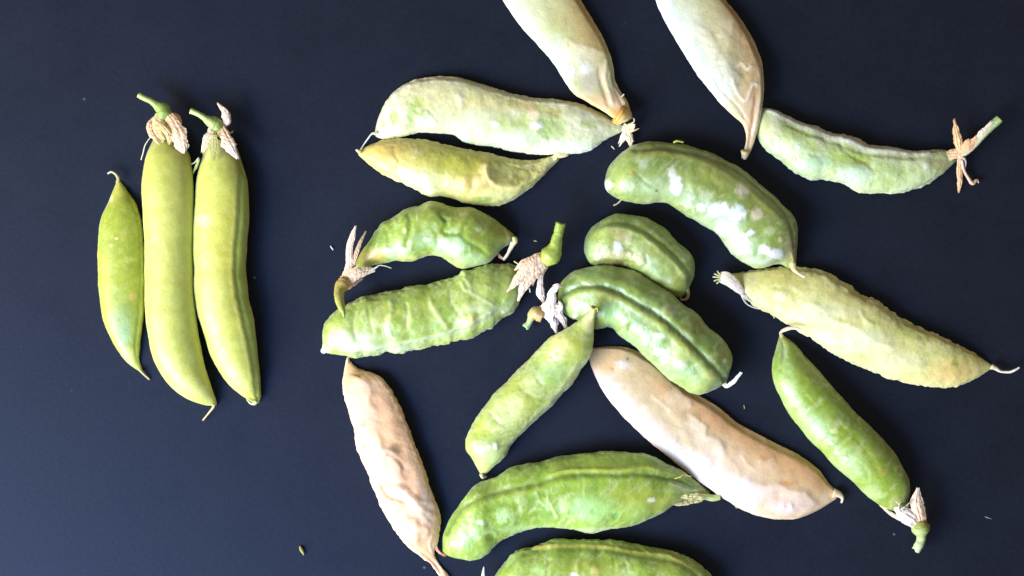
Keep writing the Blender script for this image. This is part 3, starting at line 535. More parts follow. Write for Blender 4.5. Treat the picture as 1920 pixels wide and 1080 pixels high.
leaf(t, 'sepal', [(648, 528, 44, 14), (662, 515, 50, 15), (680, 510, 48, 11), (699, 507, 42, 5)], (226, 190, 154), WHITE, seed=22, curl=0.5)
leaf(t, 'sepal', [(644, 534, 40, 12), (660, 530, 38, 10), (676, 522, 32, 4)], (220, 180, 130), (222, 190, 150), seed=23, curl=0.6)
tube(t, 'fibre', [(694, 509, 42, 2.6), (706, 502, 44, 1.6), (713, 497, 44, 1.2)], M_paper, (210, 205, 190), seed=17); hair(t, [(712, 497, 44), (724, 499, 46), (735, 503, 42)], seed=11, r=1)
tube(t, 'stem', [(648, 526, 46, 11), (643, 536, 50, 13), (639, 546, 58, 10), (640, 560, 70, 8.5), (645, 576, 78, 7), (649, 586, 82, 4), (650, 595, 82, 1.5)], M_stem, (206, 170, 100), (136, 166, 60), seed=18)

t = pod('big bumpy green pod with a papery calyx and upright stalk at its right end', 790, 590, 28)
shell(t, [(602, 650), (604, 620), (614, 597), (636, 580), (668, 563), (700, 551), (735, 545), (765, 536), (800, 533), (835, 525), (866, 511), (895, 501), (928, 496), (960, 496), (985, 503)],
      [(606, 661), (618, 663), (640, 668), (662, 672), (692, 669), (722, 662), (750, 663), (785, 654), (815, 649), (845, 642), (878, 636), (908, 622), (938, 602), (965, 580), (992, 532)],
      M_green, ((136, 164, 66), (120, 156, 62), (166, 188, 124)), ratio=0.72, bot=0.5, rough=1.3, fine=0.4, edge=1.5, ridge=0.9, mott=(24, -0.05, 0.25), seed=10, lumps=9, lump_amp=1.2,
      blobs=[(670, 640, 60, 22, 0, (170, 200, 148), 0.8, 0.8), (720, 590, 26, 30, 3, (148, 170, 72), 0.6, 0.7), (795, 560, 26, 22, 4, (136, 164, 56), 0.6, 0.7), (880, 602, 16, 14, 6, (196, 204, 124), 0.9, 0.5), (895, 604, 8, 12, -1, (150, 160, 60), 0.8, 0.6), (930, 530, 46, 26, 2, (142, 170, 84), 0.8, 0.8), (630, 600, 26, 24, 2, (140, 168, 70), 0.5, 0.8),
             (760, 600, 30, 24, 3, (140, 170, 66), 0.5, 0.7), (820, 605, 26, 20, 3, (134, 168, 62), 0.6, 0.7), (660, 650, 24, 8, 1, (206, 220, 190), 0.8, 0.7), (720, 655, 60, 8, 0, (176, 204, 160), 0.8, 0.7), (890, 575, 26, 12, 1, (176, 200, 130), 0.7, 0.6), (870, 513, 7, 7, 4, (176, 196, 120), 0.6, 0.5), (750, 585, 6, 6, 2, (180, 196, 90), 0.7, 0.5), (915, 580, 50, 6, 0, (176, 200, 146), 0.8, 0.7), (608, 656, 10, 8, 2, (216, 220, 196), 0.9, 0.6), (920, 585, 4, 3, 2, (230, 232, 200), 0.9, 0.4), (945, 585, 4, 3, 2, (226, 228, 190), 0.9, 0.4)],
      strokes=[([(634, 668), (700, 660), (770, 645), (840, 628), (890, 610), (940, 580), (975, 550)], 5, -4, (150, 176, 130), 0.7, 'g'), ([(640, 662), (720, 650), (800, 634), (870, 612), (930, 578)], 4, 2.0, (186, 206, 160), 0.7, 'g'),
               ([(865, 525), (870, 540), (890, 552), (915, 566), (930, 574)], 3, 2.6, (176, 196, 140), 0.85, 'g'), ([(868, 520), (878, 530), (886, 548)], 3, 2.2, (180, 198, 140), 0.8, 'g'), ([(908, 530), (912, 538), (924, 542)], 2.6, 2, (186, 200, 130), 0.8, 'g'), ([(762, 566), (766, 590), (762, 620)], 4, -3, (170, 190, 124), 0.6, 'g'), ([(690, 568), (696, 600), (702, 630)], 4, -2.6, (160, 186, 116), 0.6, 'g'),
               ([(806, 552), (812, 575), (830, 600), (840, 620)], 4, 2.2, (178, 196, 130), 0.6, 'g'), ([(668, 580), (664, 610), (672, 640)], 4, -2.4, (166, 188, 124), 0.6, 'g'), ([(844, 540), (846, 565), (862, 590)], 4, -2.4, (166, 188, 120), 0.5, 'g'), ([(730, 556), (736, 580), (730, 610), (738, 640)], 4, 2.4, (176, 194, 134), 0.5, 'g'), ([(706, 640), (700, 600), (710, 570)], 3, 1.6, (176, 194, 134), 0.5, 's')])
tube(t, 'tip', [(612, 652, 12, 7), (605, 658, 9, 6), (601, 660, 7, 3)], M_paper, (210, 214, 190), (226, 222, 206), seed=19)
leaf(t, 'sepal', [(1024, 486, 54, 15), (1004, 498, 58, 19), (984, 510, 60, 14), (966, 530, 58, 8), (951, 547, 54, 1)], (228, 204, 178), (232, 200, 170), seed=24, curl=0.55, jag=0.15)
leaf(t, 'sepal', [(1018, 480, 50, 9), (1000, 488, 56, 11), (980, 496, 58, 8), (966, 506, 56, 1.5)], (222, 190, 150), (232, 206, 176), seed=50, curl=0.6, jag=0.15)
leaf(t, 'sepal', [(1020, 492, 46, 14), (1002, 508, 54, 16), (984, 532, 56, 11), (972, 562, 52, 2)], (226, 190, 150), (232, 214, 196), seed=25, curl=0.5, jag=0.15)
leaf(t, 'sepal', [(1022, 496, 38, 8), (1015, 515, 36, 5), (1013, 535, 30, 7), (1014, 552, 24, 9), (1021, 568, 16, 3)], (216, 206, 190), (226, 212, 200), seed=26, curl=0.7, jag=0.2)
leaf(t, 'sepal', [(1010, 500, 34, 6), (1004, 518, 30, 4), (1000, 532, 26, 1.5)], (206, 190, 160), seed=27, jag=0.2)
hair(t, [(978, 500, 50), (970, 494, 50), (964, 490, 46)], seed=12, r=1.3); hair(t, [(985, 545, 40), (992, 540, 34), (994, 548, 30)], seed=13, r=1.2)
tube(t, 'stem', [(1020, 494, 46, 9), (1026, 486, 50, 16), (1034, 477, 54, 19), (1040, 465, 58, 13), (1043, 450, 60, 10), (1047, 436, 62, 9), (1050, 421, 64, 9.5)], M_stem, (168, 180, 80), (150, 172, 66), seed=20, frayed=3)

t = pod('pale green mottled pod slanting down left, its bare pointed top on the grooved pod', 1000, 740, 30)
shell(t, [(1106, 582), (1085, 600), (1052, 620), (1020, 643), (990, 676), (963, 702), (937, 728), (915, 752), (893, 784), (876, 812), (874, 842), (885, 863), (901, 893)],
      [(1114, 584), (1113, 610), (1110, 650), (1099, 680), (1081, 708), (1064, 731), (1038, 757), (1012, 783), (984, 808), (962, 833), (944, 860), (928, 875), (906, 896)],
      M_green, ((146, 172, 82), (130, 162, 66), (176, 196, 132)), ratio=0.8, bot=0.55, rough=0.9, fine=0.35, edge=0.6, ridge=0.35, mott=(28, 0.0, 0.28), seed=11, lumps=6, lump_amp=1.0, lift=(66, 34, 10, 2, 0, 0, 0),
      blobs=[(1103, 603, 12, 26, 0, (200, 206, 144), 0.9, 0.7), (1066, 650, 36, 26, 3, (150, 166, 66), 0.85, 0.7), (1048, 640, 16, 18, 0, (184, 196, 126), 0.6, 0.5), (1030, 700, 34, 22, 0, (148, 186, 116), 0.75, 0.7), (1030, 710, 12, 6, 0, (130, 176, 70), 0.8, 0.4), (985, 760, 26, 26, 3, (150, 168, 72), 0.7, 0.6), (950, 775, 34, 30, 0, (182, 198, 136), 0.7, 0.7), (905, 805, 18, 18, -2, (154, 176, 60), 0.7, 0.5), (915, 850, 30, 24, 0, (168, 194, 130), 0.7, 0.7), (995, 720, 22, 20, 0, (170, 190, 124), 0.6, 0.6), (960, 720, 26, 20, 0, (152, 172, 74), 0.6, 0.6),
             (930, 835, 5, 7, 3, (220, 230, 205), 0.9, 0.4), (917, 838, 4, 7, 2, (216, 228, 200), 0.9, 0.4), (912, 882, 16, 12, 0, (178, 198, 120), 0.7, 0.7)],
      strokes=[([(1090, 668), (1060, 712), (1040, 740), (1000, 780), (970, 812)], 3.5, 1.6, (186, 202, 146), 0.6, 'g'), ([(1036, 640), (1040, 665), (1058, 670)], 2.5, 1.2, (190, 200, 140), 0.6, 'g'), ([(968, 715), (985, 735), (1005, 745)], 4, -1.8, (156, 180, 96), 0.4, 'g'), ([(916, 770), (934, 790), (950, 796)], 4, -1.8, None, 0, 'g'), ([(1020, 675), (1005, 700), (1018, 725)], 4, -1.8, None, 0, 'g')])
tube(t, 'tip', [(1107, 592, 74, 7), (1110, 582, 82, 5.5), (1110, 576, 86, 5)], M_stem, (200, 206, 140), (180, 180, 90), seed=21, frayed=4)
hair(t, [(1112, 580, 88), (1117, 577, 90), (1118, 584, 88)], (190, 186, 90), seed=14, r=1.3); hair(t, [(1108, 578, 88), (1104, 573, 90)], (190, 186, 90), seed=15, r=1.2)
tube(t, 'tip', [(902, 890, 12, 4), (905, 897, 9, 3), (912, 896, 6, 2)], M_paper, (200, 206, 160), seed=22)

t = pod('short stubby dark green pod, between the white blotched pod and the grooved pod', 1200, 480, 34)
shell(t, [(1096, 466), (1098, 448), (1108, 430), (1122, 417), (1140, 405), (1165, 401), (1195, 404), (1222, 412), (1243, 425), (1264, 446), (1287, 467), (1302, 487), (1304, 515), (1296, 538)],
      [(1097, 473), (1101, 483), (1107, 492), (1118, 498), (1135, 500), (1155, 500), (1178, 503), (1197, 512), (1214, 524), (1232, 536), (1250, 548), (1266, 556), (1278, 558), (1288, 551)],
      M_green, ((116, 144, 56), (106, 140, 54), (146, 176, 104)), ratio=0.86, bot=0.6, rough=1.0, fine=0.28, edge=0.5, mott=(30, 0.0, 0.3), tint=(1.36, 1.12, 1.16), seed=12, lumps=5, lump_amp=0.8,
      blobs=[(1130, 440, 30, 24, 2, (140, 168, 74), 0.6, 0.8), (1105, 470, 14, 22, 0, (146, 182, 116), 0.7, 0.7), (1157, 466, 10, 12, 2, (216, 226, 220), 0.9, 0.4), (1162, 440, 20, 14, 0, (176, 184, 120), 0.7, 0.6), (1152, 478, 34, 8, 2, (180, 184, 132), 0.7, 0.5), (1200, 465, 24, 18, 0, (150, 180, 106), 0.7, 0.7), (1198, 486, 12, 12, 2, (180, 188, 140), 0.7, 0.4),
             (1150, 496, 40, 8, -9, (106, 112, 40), 0.9, 0.5), (1120, 480, 7, 10, 2, (196, 200, 160), 0.8, 0.4), (1232, 500, 26, 20, 1, (140, 174, 96), 0.6, 0.7), (1240, 470, 30, 18, 0, (128, 146, 50), 0.6, 0.8), (1176, 452, 8, 14, 1, (190, 204, 150), 0.7, 0.5), (1265, 530, 18, 20, 0, (126, 142, 50), 0.7, 0.7), (1225, 530, 40, 8, 0, (106, 124, 44), 0.6, 0.7)],  # dark blob in the lower hollow has the cavity's shade painted in
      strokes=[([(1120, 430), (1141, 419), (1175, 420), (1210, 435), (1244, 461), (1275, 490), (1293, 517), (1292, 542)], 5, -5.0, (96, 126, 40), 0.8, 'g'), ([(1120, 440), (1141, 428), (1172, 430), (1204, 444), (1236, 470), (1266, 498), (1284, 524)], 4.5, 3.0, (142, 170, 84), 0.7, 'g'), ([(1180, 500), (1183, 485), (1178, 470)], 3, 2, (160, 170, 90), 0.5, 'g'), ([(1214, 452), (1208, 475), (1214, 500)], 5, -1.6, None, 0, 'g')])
tube(t, 'tip', [(1288, 540, 26, 5), (1291, 551, 24, 3.5), (1288, 560, 22, 2.8), (1280, 562, 20, 2.2), (1276, 557, 20, 1.5)], M_stem, (150, 150, 80), (186, 160, 110), seed=23)

t = pod('large dark green curved pod blotched with white patches', 1320, 380, 36)
shell(t, [(1138, 325), (1144, 309), (1160, 292), (1184, 272), (1212, 265), (1245, 267), (1280, 268), (1315, 280), (1346, 290), (1378, 309), (1410, 329), (1440, 357), (1468, 382), (1488, 405), (1496, 435), (1497, 468), (1495, 498)],
      [(1136, 340), (1138, 353), (1148, 365), (1168, 376), (1192, 380), (1218, 381), (1243, 379), (1266, 388), (1290, 406), (1314, 417), (1338, 433), (1358, 453), (1373, 476), (1394, 493), (1425, 502), (1460, 495), (1486, 506)],
      M_green, ((118, 148, 62), (110, 144, 64), (150, 180, 112)), ratio=0.8, bot=0.55, rough=1.1, fine=0.3, edge=0.5, ridge=0.15, mott=(32, 0.0, 0.3), tint=(1.36, 1.12, 1.16), seed=13, lift=(0, 0, 0, 0, 0, 4, 12), lumps=6, lump_amp=0.8,
      blobs=[(1240, 285, 70, 16, 0, (118, 132, 50), 0.7, 0.8), (1170, 330, 26, 30, 0, (134, 166, 78), 0.6, 0.7), (1235, 350, 60, 26, 0, (150, 182, 126), 0.7, 0.8), (1330, 420, 70, 24, 0, (152, 188, 136), 0.7, 0.8), (1400, 470, 40, 26, 0, (152, 188, 134), 0.7, 0.8), (1350, 330, 60, 30, 1, (128, 144, 60), 0.7, 0.8), (1430, 380, 40, 34, 0, (124, 140, 56), 0.7, 0.8),
             (1266, 350, 11, 17, 1.5, (226, 232, 226), 0.95, 0.3), (1258, 325, 8, 12, 1, (206, 216, 196), 0.8, 0.4), (1390, 356, 14, 13, 1.5, (200, 202, 160), 0.9, 0.4), (1345, 394, 22, 15, 1.5, (216, 230, 224), 0.95, 0.35), (1378, 402, 17, 17, 1.5, (214, 228, 222), 0.95, 0.35), (1360, 430, 20, 13, 1.5, (220, 232, 226), 0.95, 0.35), (1313, 390, 9, 7, 1, (214, 226, 218), 0.9, 0.4), (1310, 420, 8, 4, 1, (214, 226, 218), 0.8, 0.4),
             (1417, 402, 14, 12, 1.5, (206, 208, 166), 0.9, 0.4), (1388, 458, 13, 22, 1.5, (216, 230, 222), 0.95, 0.35), (1404, 437, 8, 6, 1, (214, 228, 218), 0.9, 0.4), (1430, 467, 10, 9, 1.5, (232, 238, 238), 0.95, 0.35), (1450, 476, 18, 10, 1.5, (222, 228, 216), 0.9, 0.4), (1440, 434, 12, 10, 0, (166, 190, 130), 0.7, 0.6), (1140, 346, 8, 12, 2, (206, 212, 190), 0.9, 0.5), (1183, 322, 8, 7, 0, (166, 164, 80), 0.6, 0.5), (1320, 340, 14, 10, -1, (122, 152, 54), 0.8, 0.5), (1230, 358, 3.5, 3, -1, (84, 110, 40), 0.9, 0.4),
             (1205, 308, 10, 10, 1, (160, 184, 150), 0.7, 0.5), (1320, 370, 14, 12, 0, (172, 198, 156), 0.6, 0.5), (1478, 470, 12, 26, 0, (182, 186, 120), 0.7, 0.7), (1460, 450, 6, 6, 2, (196, 206, 140), 0.7, 0.5), (1372, 450, 14, 30, 0, (190, 212, 184), 0.5, 0.7), (1420, 490, 30, 7, 0, (196, 216, 190), 0.6, 0.7)],
      strokes=[([(1190, 282), (1240, 278), (1290, 286), (1340, 302), (1390, 330), (1438, 372), (1466, 400), (1481, 430), (1488, 462)], 4.5, -4.0, (88, 112, 34), 0.75, 'G'), ([(1180, 292), (1240, 288), (1290, 297), (1335, 313), (1384, 342), (1428, 382), (1456, 410), (1472, 440)], 5, 1.8, (140, 156, 70), 0.6, 'g'),
               ([(1338, 306), (1330, 330), (1338, 350)], 5, -1.4, None, 0, 'g'), ([(1184, 316), (1200, 336), (1226, 356)], 3, -1.6, (110, 140, 60), 0.6, 'g'), ([(1290, 300), (1282, 330), (1290, 365)], 6, -1.6, None, 0, 'g'), ([(1482, 470), (1488, 490), (1484, 505)], 3, 2.4, (196, 200, 130), 0.8, 'g'), ([(1176, 345), (1180, 356), (1188, 350), (1184, 342)], 2, 1, (170, 196, 130), 0.7, 'g'), ([(1440, 440), (1420, 460), (1412, 485)], 5, -2, (120, 160, 76), 0.6, 'g')])
leaf(t, 'tip', [(1486, 494, 40, 7), (1487, 504, 42, 5), (1494, 511, 44, 3), (1507, 519, 42, 3)], (196, 200, 130), (232, 220, 200), seed=30, curl=0.6, jag=0.1, crumple=0.4)
hair(t, [(1168, 372, 8), (1160, 380, 4), (1152, 384, 3)], (196, 180, 140), seed=16, r=1.6); hair(t, [(1262, 268, 52), (1268, 266, 58), (1280, 268, 56)], (150, 160, 60), seed=17, r=2)

t = pod('big green pod with a deep lengthwise groove, lying across the broad beige pod', 1210, 620, 38)
shell(t, [(1046, 560), (1051, 533), (1070, 513), (1095, 502), (1130, 498), (1170, 501), (1210, 517), (1243, 539), (1275, 564), (1305, 588), (1333, 616), (1360, 643), (1374, 672), (1368, 705)],
      [(1050, 570), (1056, 583), (1072, 597), (1092, 606), (1118, 616), (1148, 617), (1172, 637), (1197, 656), (1224, 683), (1250, 706), (1278, 728), (1310, 739), (1340, 731), (1362, 720)],
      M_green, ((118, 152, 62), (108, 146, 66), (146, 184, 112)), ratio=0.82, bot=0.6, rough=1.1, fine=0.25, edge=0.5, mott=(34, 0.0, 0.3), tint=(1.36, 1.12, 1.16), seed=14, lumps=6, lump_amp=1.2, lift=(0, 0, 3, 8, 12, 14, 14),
      blobs=[(1170, 525, 80, 16, 0, (112, 138, 56), 0.6, 0.8), (1120, 515, 30, 14, 0, (124, 164, 84), 0.6, 0.7), (1150, 585, 30, 26, 3, (136, 184, 110), 0.8, 0.6), (1085, 575, 26, 18, 0, (138, 180, 108), 0.7, 0.7), (1200, 640, 40, 24, 0, (128, 178, 104), 0.7, 0.7), (1260, 690, 34, 20, 0, (136, 182, 112), 0.7, 0.7), (1310, 715, 36, 20, 0, (148, 178, 92), 0.7, 0.7),  # pale green blobs along the lower lobe are painted window sheen
             (1300, 610, 40, 24, 0, (112, 130, 48), 0.7, 0.8), (1350, 665, 20, 22, 0, (128, 142, 54), 0.7, 0.7), (1276, 660, 24, 18, 3, (166, 186, 96), 0.6, 0.7), (1230, 600, 26, 16, 0, (138, 156, 60), 0.6, 0.7), (1145, 560, 14, 14, 0, (146, 152, 56), 0.5, 0.7), (1122, 556, 10, 8, 0, (132, 140, 50), 0.5, 0.6), (1233, 629, 12, 5, 2, (216, 230, 216), 0.9, 0.4), (1237, 660, 15, 7, 2, (212, 228, 216), 0.9, 0.4), (1243, 675, 6, 6, 2, (220, 232, 220), 0.9, 0.4), (1210, 636, 7, 10, 1, (190, 214, 190), 0.7, 0.5), (1275, 684, 10, 10, 1, (190, 212, 170), 0.7, 0.5), (1108, 533, 6, 3, 2, (206, 210, 180), 0.9, 0.4),
             (1358, 675, 5, 5, 2, (196, 210, 160), 0.8, 0.4), (1330, 700, 18, 10, 0, (186, 196, 120), 0.6, 0.7), (1078, 592, 6, 5, 1, (220, 230, 210), 0.8, 0.4), (1250, 580, 5, 5, 0, (150, 120, 60), 0.6, 0.5), (1118, 600, 14, 12, 0, (146, 158, 56), 0.7, 0.6)],
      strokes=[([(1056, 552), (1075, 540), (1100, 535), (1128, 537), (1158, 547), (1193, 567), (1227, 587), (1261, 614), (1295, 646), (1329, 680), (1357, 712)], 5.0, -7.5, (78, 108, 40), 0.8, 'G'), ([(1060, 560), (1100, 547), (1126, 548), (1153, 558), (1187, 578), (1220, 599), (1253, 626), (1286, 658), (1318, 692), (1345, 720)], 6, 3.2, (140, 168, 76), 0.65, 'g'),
               ([(1080, 525), (1120, 522), (1165, 532), (1200, 550), (1240, 578), (1275, 606)], 9, 2.6, None, 0, 'g'), ([(1186, 600), (1176, 620), (1184, 636)], 5, -2.6, None, 0, 'g'), ([(1226, 625), (1216, 650), (1224, 672)], 5, -2.4, None, 0, 'g'), ([(1262, 655), (1252, 680), (1262, 704)], 5, -2.6, (120, 166, 70), 0.5, 'g'), ([(1255, 640), (1275, 640), (1296, 664)], 4, 2, (150, 162, 62), 0.6, 'g'), ([(1306, 600), (1300, 625)], 4, -2, None, 0, 'g'), ([(1340, 640), (1330, 655)], 4, -2, None, 0, 'g')])
leaf(t, 'tip', [(1357, 719, 40, 5), (1362, 724, 42, 4), (1374, 716, 46, 4.5), (1382, 706, 48, 3.5), (1388, 699, 48, 3)], (222, 222, 190), (238, 236, 232), seed=31, curl=0.5, jag=0.1, crumple=0.5)
leaf(t, 'sepal', [(1010, 586, 30, 11), (1026, 584, 38, 20), (1042, 584, 40, 17), (1052, 594, 36, 5)], (226, 220, 214), (226, 214, 204), seed=32, curl=0.5, jag=0.25)
leaf(t, 'sepal', [(1030, 576, 40, 11), (1034, 560, 48, 10), (1036, 546, 54, 8), (1043, 538, 58, 6)], (224, 212, 204), (226, 214, 206), seed=33, curl=0.7, jag=0.2)
leaf(t, 'sepal', [(1036, 596, 30, 10), (1040, 608, 24, 9), (1043, 622, 14, 2)], (222, 212, 214), seed=34, curl=0.6, jag=0.25)
leaf(t, 'sepal', [(1048, 590, 34, 6), (1056, 600, 28, 8), (1060, 612, 20, 4)], (206, 196, 200), seed=35, curl=0.6, jag=0.3)
leaf(t, 'sepal', [(1046, 584, 40, 6), (1051, 574, 46, 5), (1050, 568, 48, 2)], (224, 212, 204), seed=36, curl=0.6)
leaf(t, 'sepal', [(1038, 540, 58, 6), (1046, 536, 60, 5), (1052, 537, 56, 2)], (222, 206, 196), seed=37, curl=0.7)
tube(t, 'stem', [(1018, 592, 28, 13), (1007, 588, 28, 14), (1000, 590, 26, 11), (996, 597, 22, 7), (992, 606, 18, 5.5), (987, 612, 15, 7)], M_stem, (206, 160, 100), (146, 184, 120), seed=24, frayed=3)

# ------------------------------------------------------------------ right side
t = pod('long pale yellow wrinkled pod with a white papery left end and hooked right tip', 1610, 610, 26)
shell(t, [(1352, 511), (1376, 513), (1414, 506), (1457, 500), (1507, 501), (1551, 509), (1588, 531), (1620, 553), (1652, 568), (1685, 592), (1726, 613), (1764, 629), (1804, 649), (1838, 667), (1868, 687)],
      [(1350, 529), (1368, 538), (1392, 556), (1425, 578), (1458, 594), (1490, 615), (1525, 635), (1560, 660), (1598, 681), (1638, 698), (1685, 714), (1740, 725), (1790, 727), (1833, 711), (1866, 692)],
      M_pale, ((196, 198, 126), (176, 184, 104), (218, 220, 176)), ratio=0.55, bot=0.45, power=0.85, rough=0.9, fine=0.2, edge=1.5, ridge=0.8, mott=(26, 0.05, 0.3), tint=(1.3, 1.2, 1.1), veil=0.35, flange=0.4, seed=15, hmax=38,
      blobs=[(1470, 520, 60, 18, 0, (178, 174, 98), 0.7, 0.8), (1400, 525, 26, 16, -2, (174, 172, 120), 0.7, 0.7), (1600, 560, 60, 20, 0, (186, 180, 108), 0.6, 0.8), (1520, 585, 80, 22, 0, (206, 212, 168), 0.7, 0.8), (1590, 640, 90, 26, 0, (214, 224, 186), 0.8, 0.8), (1680, 680, 60, 22, 0, (212, 216, 170), 0.7, 0.8), (1790, 695, 50, 26, 0, (200, 180, 108), 0.8, 0.8), (1820, 670, 40, 16, 0, (180, 178, 90), 0.6, 0.7), (1792, 680, 8, 7, -2, (160, 164, 70), 0.8, 0.5), (1700, 620, 44, 16, 0, (176, 184, 98), 0.7, 0.7),  # pale blobs along the lower-left side paint a band of window sheen
             (1550, 650, 70, 7, 0, (204, 210, 120), 0.5, 0.7), (1462, 556, 14, 10, 2, (220, 212, 176), 0.8, 0.5), (1740, 712, 60, 10, 0, (206, 190, 130), 0.6, 0.7), (1660, 650, 40, 18, 0, (196, 196, 128), 0.5, 0.6), (1595, 536, 14, 9, 5, None, 0, 0.6), (1634, 562, 9, 7, 4, None, 0, 0.6), (1650, 568, 9, 7, 3, None, 0, 0.6)],
      strokes=[([(1400, 560), (1450, 586), (1500, 615), (1550, 645), (1600, 668), (1660, 695)], 4, 2.6, (206, 206, 130), 0.6, 'g'), ([(1490, 560), (1530, 575), (1560, 600), (1600, 612), (1640, 640), (1690, 655)], 4, 3, (222, 224, 186), 0.6, 's'), ([(1560, 530), (1570, 550), (1600, 560), (1620, 580)], 4, 2.4, None, 0, 's'), ([(1640, 575), (1655, 600), (1680, 610), (1700, 640)], 4, 2.4, None, 0, 's'),
               ([(1480, 530), (1500, 545), (1530, 548)], 3, 2, (206, 206, 150), 0.5, 's'), ([(1715, 630), (1730, 650), (1720, 680)], 4, 2.2, None, 0, 's'), ([(1610, 580), (1620, 600), (1640, 610)], 3, 2.4, (214, 214, 170), 0.5, 'g'), ([(1430, 535), (1450, 545), (1475, 548), (1490, 560)], 3.5, 2.2, None, 0, 's')])
leaf(t, 'sepal', [(1350, 519, 20, 11), (1362, 522, 28, 14), (1378, 534, 26, 11), (1392, 548, 20, 7), (1400, 562, 12, 2)], (216, 208, 190), (226, 222, 212), seed=38, curl=0.4, jag=0.08, crumple=0.4)
for q, (a, b_) in enumerate([((1346, 508), (1350, 514)), ((1340, 513), (1348, 517)), ((1337, 519), (1347, 520)), ((1339, 527), (1347, 524)), ((1344, 532), (1350, 527))]):
    hair(t, [(b_[0] + 4, b_[1], 22), (b_[0], b_[1], 22), (a[0], a[1], 18 + q)], (206, 200, 140), seed=20 + q, r=1.5)
hair(t, [(1388, 548, 18), (1400, 568, 12), (1416, 577, 10), (1434, 580, 9)], (226, 222, 200), seed=26, r=1.3); hair(t, [(1392, 552, 22), (1408, 564, 18), (1424, 572, 14), (1436, 580, 10)], (216, 216, 200), seed=27, r=1.1)
hair(t, [(1448, 588, 12), (1452, 592, 8), (1455, 597, 5)], seed=28, r=1.2)
tube(t, 'tip', [(1862, 688, 14, 5), (1870, 691, 13, 4), (1880, 697, 12, 2.6), (1896, 698, 14, 2.4), (1906, 694, 17, 2.2), (1914, 689, 18, 1.6)], M_paper, (216, 206, 160), (222, 212, 196), seed=25)

t = pod('smooth deep green pod slanting down right to a papery calyx and short stalk', 1580, 800, 30)
shell(t, [(1466, 628), (1458, 655), (1449, 685), (1452, 712), (1465, 747), (1485, 782), (1512, 817), (1540, 847), (1570, 878), (1600, 905), (1630, 932), (1655, 951), (1682, 962)],
      [(1471, 628), (1492, 645), (1512, 667), (1537, 696), (1563, 726), (1590, 757), (1620, 788), (1648, 815), (1672, 842), (1690, 868), (1703, 893), (1710, 918), (1706, 948)],
      M_green, ((118, 150, 40), (108, 146, 44), (150, 182, 100)), ratio=0.82, bot=0.6, rough=0.8, fine=0.2, edge=0.3, mott=(36, 0.0, 0.3), seed=16, lumps=6, lump_amp=0.6,
      blobs=[(1475, 720, 20, 50, 0, (138, 178, 108), 0.7, 0.8), (1525, 800, 34, 34, 0, (138, 178, 110), 0.7, 0.8), (1590, 870, 34, 34, 0, (142, 180, 110), 0.7, 0.8), (1515, 690, 30, 34, 0, (118, 142, 36), 0.7, 0.8), (1470, 660, 8, 22, -2, (150, 180, 140), 0.7, 0.5), (1640, 850, 30, 34, 0, (122, 146, 36), 0.7, 0.8), (1568, 790, 10, 8, 1, (170, 196, 140), 0.7, 0.5), (1570, 770, 40, 30, 0, (116, 146, 36), 0.5, 0.8), (1650, 880, 12, 10, 0, (146, 150, 46), 0.6, 0.6), (1630, 925, 22, 16, 0, (160, 186, 124), 0.6, 0.7), (1680, 940, 14, 14, 0, (160, 176, 100), 0.6, 0.7), (1475, 640, 10, 16, 0, (150, 160, 84), 0.6, 0.7),
             (1567, 848, 4, 3, 2, (216, 230, 206), 0.9, 0.4), (1582, 858, 3, 3, 2, (216, 230, 206), 0.9, 0.4), (1555, 830, 3, 3, 2, (210, 226, 196), 0.9, 0.4), (1560, 806, 8, 5, 1, (176, 190, 120), 0.7, 0.4), (1500, 805, 5, 8, 0, (110, 146, 60), 0.5, 0.5)],
      strokes=[([(1468, 635), (1470, 655), (1466, 680), (1460, 700)], 3, -3, (132, 162, 84), 0.6, 'g'), ([(1560, 790), (1600, 820), (1630, 860), (1650, 900)], 5, -1.4, (130, 158, 50), 0.4, 'g'), ([(1600, 860), (1620, 880), (1625, 905)], 4, -1.6, (134, 170, 80), 0.5, 'g')])
leaf(t, 'tip', [(1468, 632, 22, 4), (1464, 624, 28, 3), (1472, 618, 34, 4), (1484, 615, 38, 3.5), (1500, 617, 40, 2.5)], (190, 176, 130), (206, 200, 186), seed=40, curl=0.6, jag=0.1, crumple=0.4)
leaf(t, 'sepal', [(1728, 984, 34, 9), (1722, 962, 42, 13), (1716, 940, 46, 14), (1718, 915, 46, 3)], (216, 180, 150), (228, 212, 186), seed=41, curl=0.6, jag=0.12)
leaf(t, 'sepal', [(1722, 986, 34, 11), (1708, 972, 42, 17), (1692, 962, 44, 15), (1678, 952, 42, 4)], (222, 206, 200), (232, 226, 220), seed=42, curl=0.5, jag=0.2)
leaf(t, 'sepal', [(1712, 986, 26, 5), (1694, 976, 24, 5), (1672, 964, 18, 4), (1653, 949, 14, 1.5)], (220, 202, 180), (222, 216, 200), seed=43, curl=0.6, jag=0.1)
leaf(t, 'sepal', [(1732, 984, 32, 5), (1731, 966, 34, 6), (1727, 948, 34, 2)], (216, 176, 136), seed=44, curl=0.6, jag=0.1)
for q, pp in enumerate([[(1684, 958, 50), (1682, 945, 52), (1676, 938, 48)], [(1684, 956, 50), (1696, 944, 54), (1706, 936, 50)], [(1682, 955, 50), (1690, 948, 56), (1700, 946, 50)], [(1686, 958, 50), (1680, 950, 54), (1684, 938, 52)]]):
    hair(t, pp, (216, 214, 180), seed=30 + q, r=1.0)
tube(t, 'stem', [(1726, 976, 34, 9), (1726, 986, 32, 16), (1726, 994, 30, 17), (1728, 1004, 27, 10), (1728, 1014, 25, 8.5), (1724, 1023, 24, 9), (1721, 1030, 22, 8)], M_stem, (150, 160, 60), (190, 205, 150), seed=26, frayed=6)

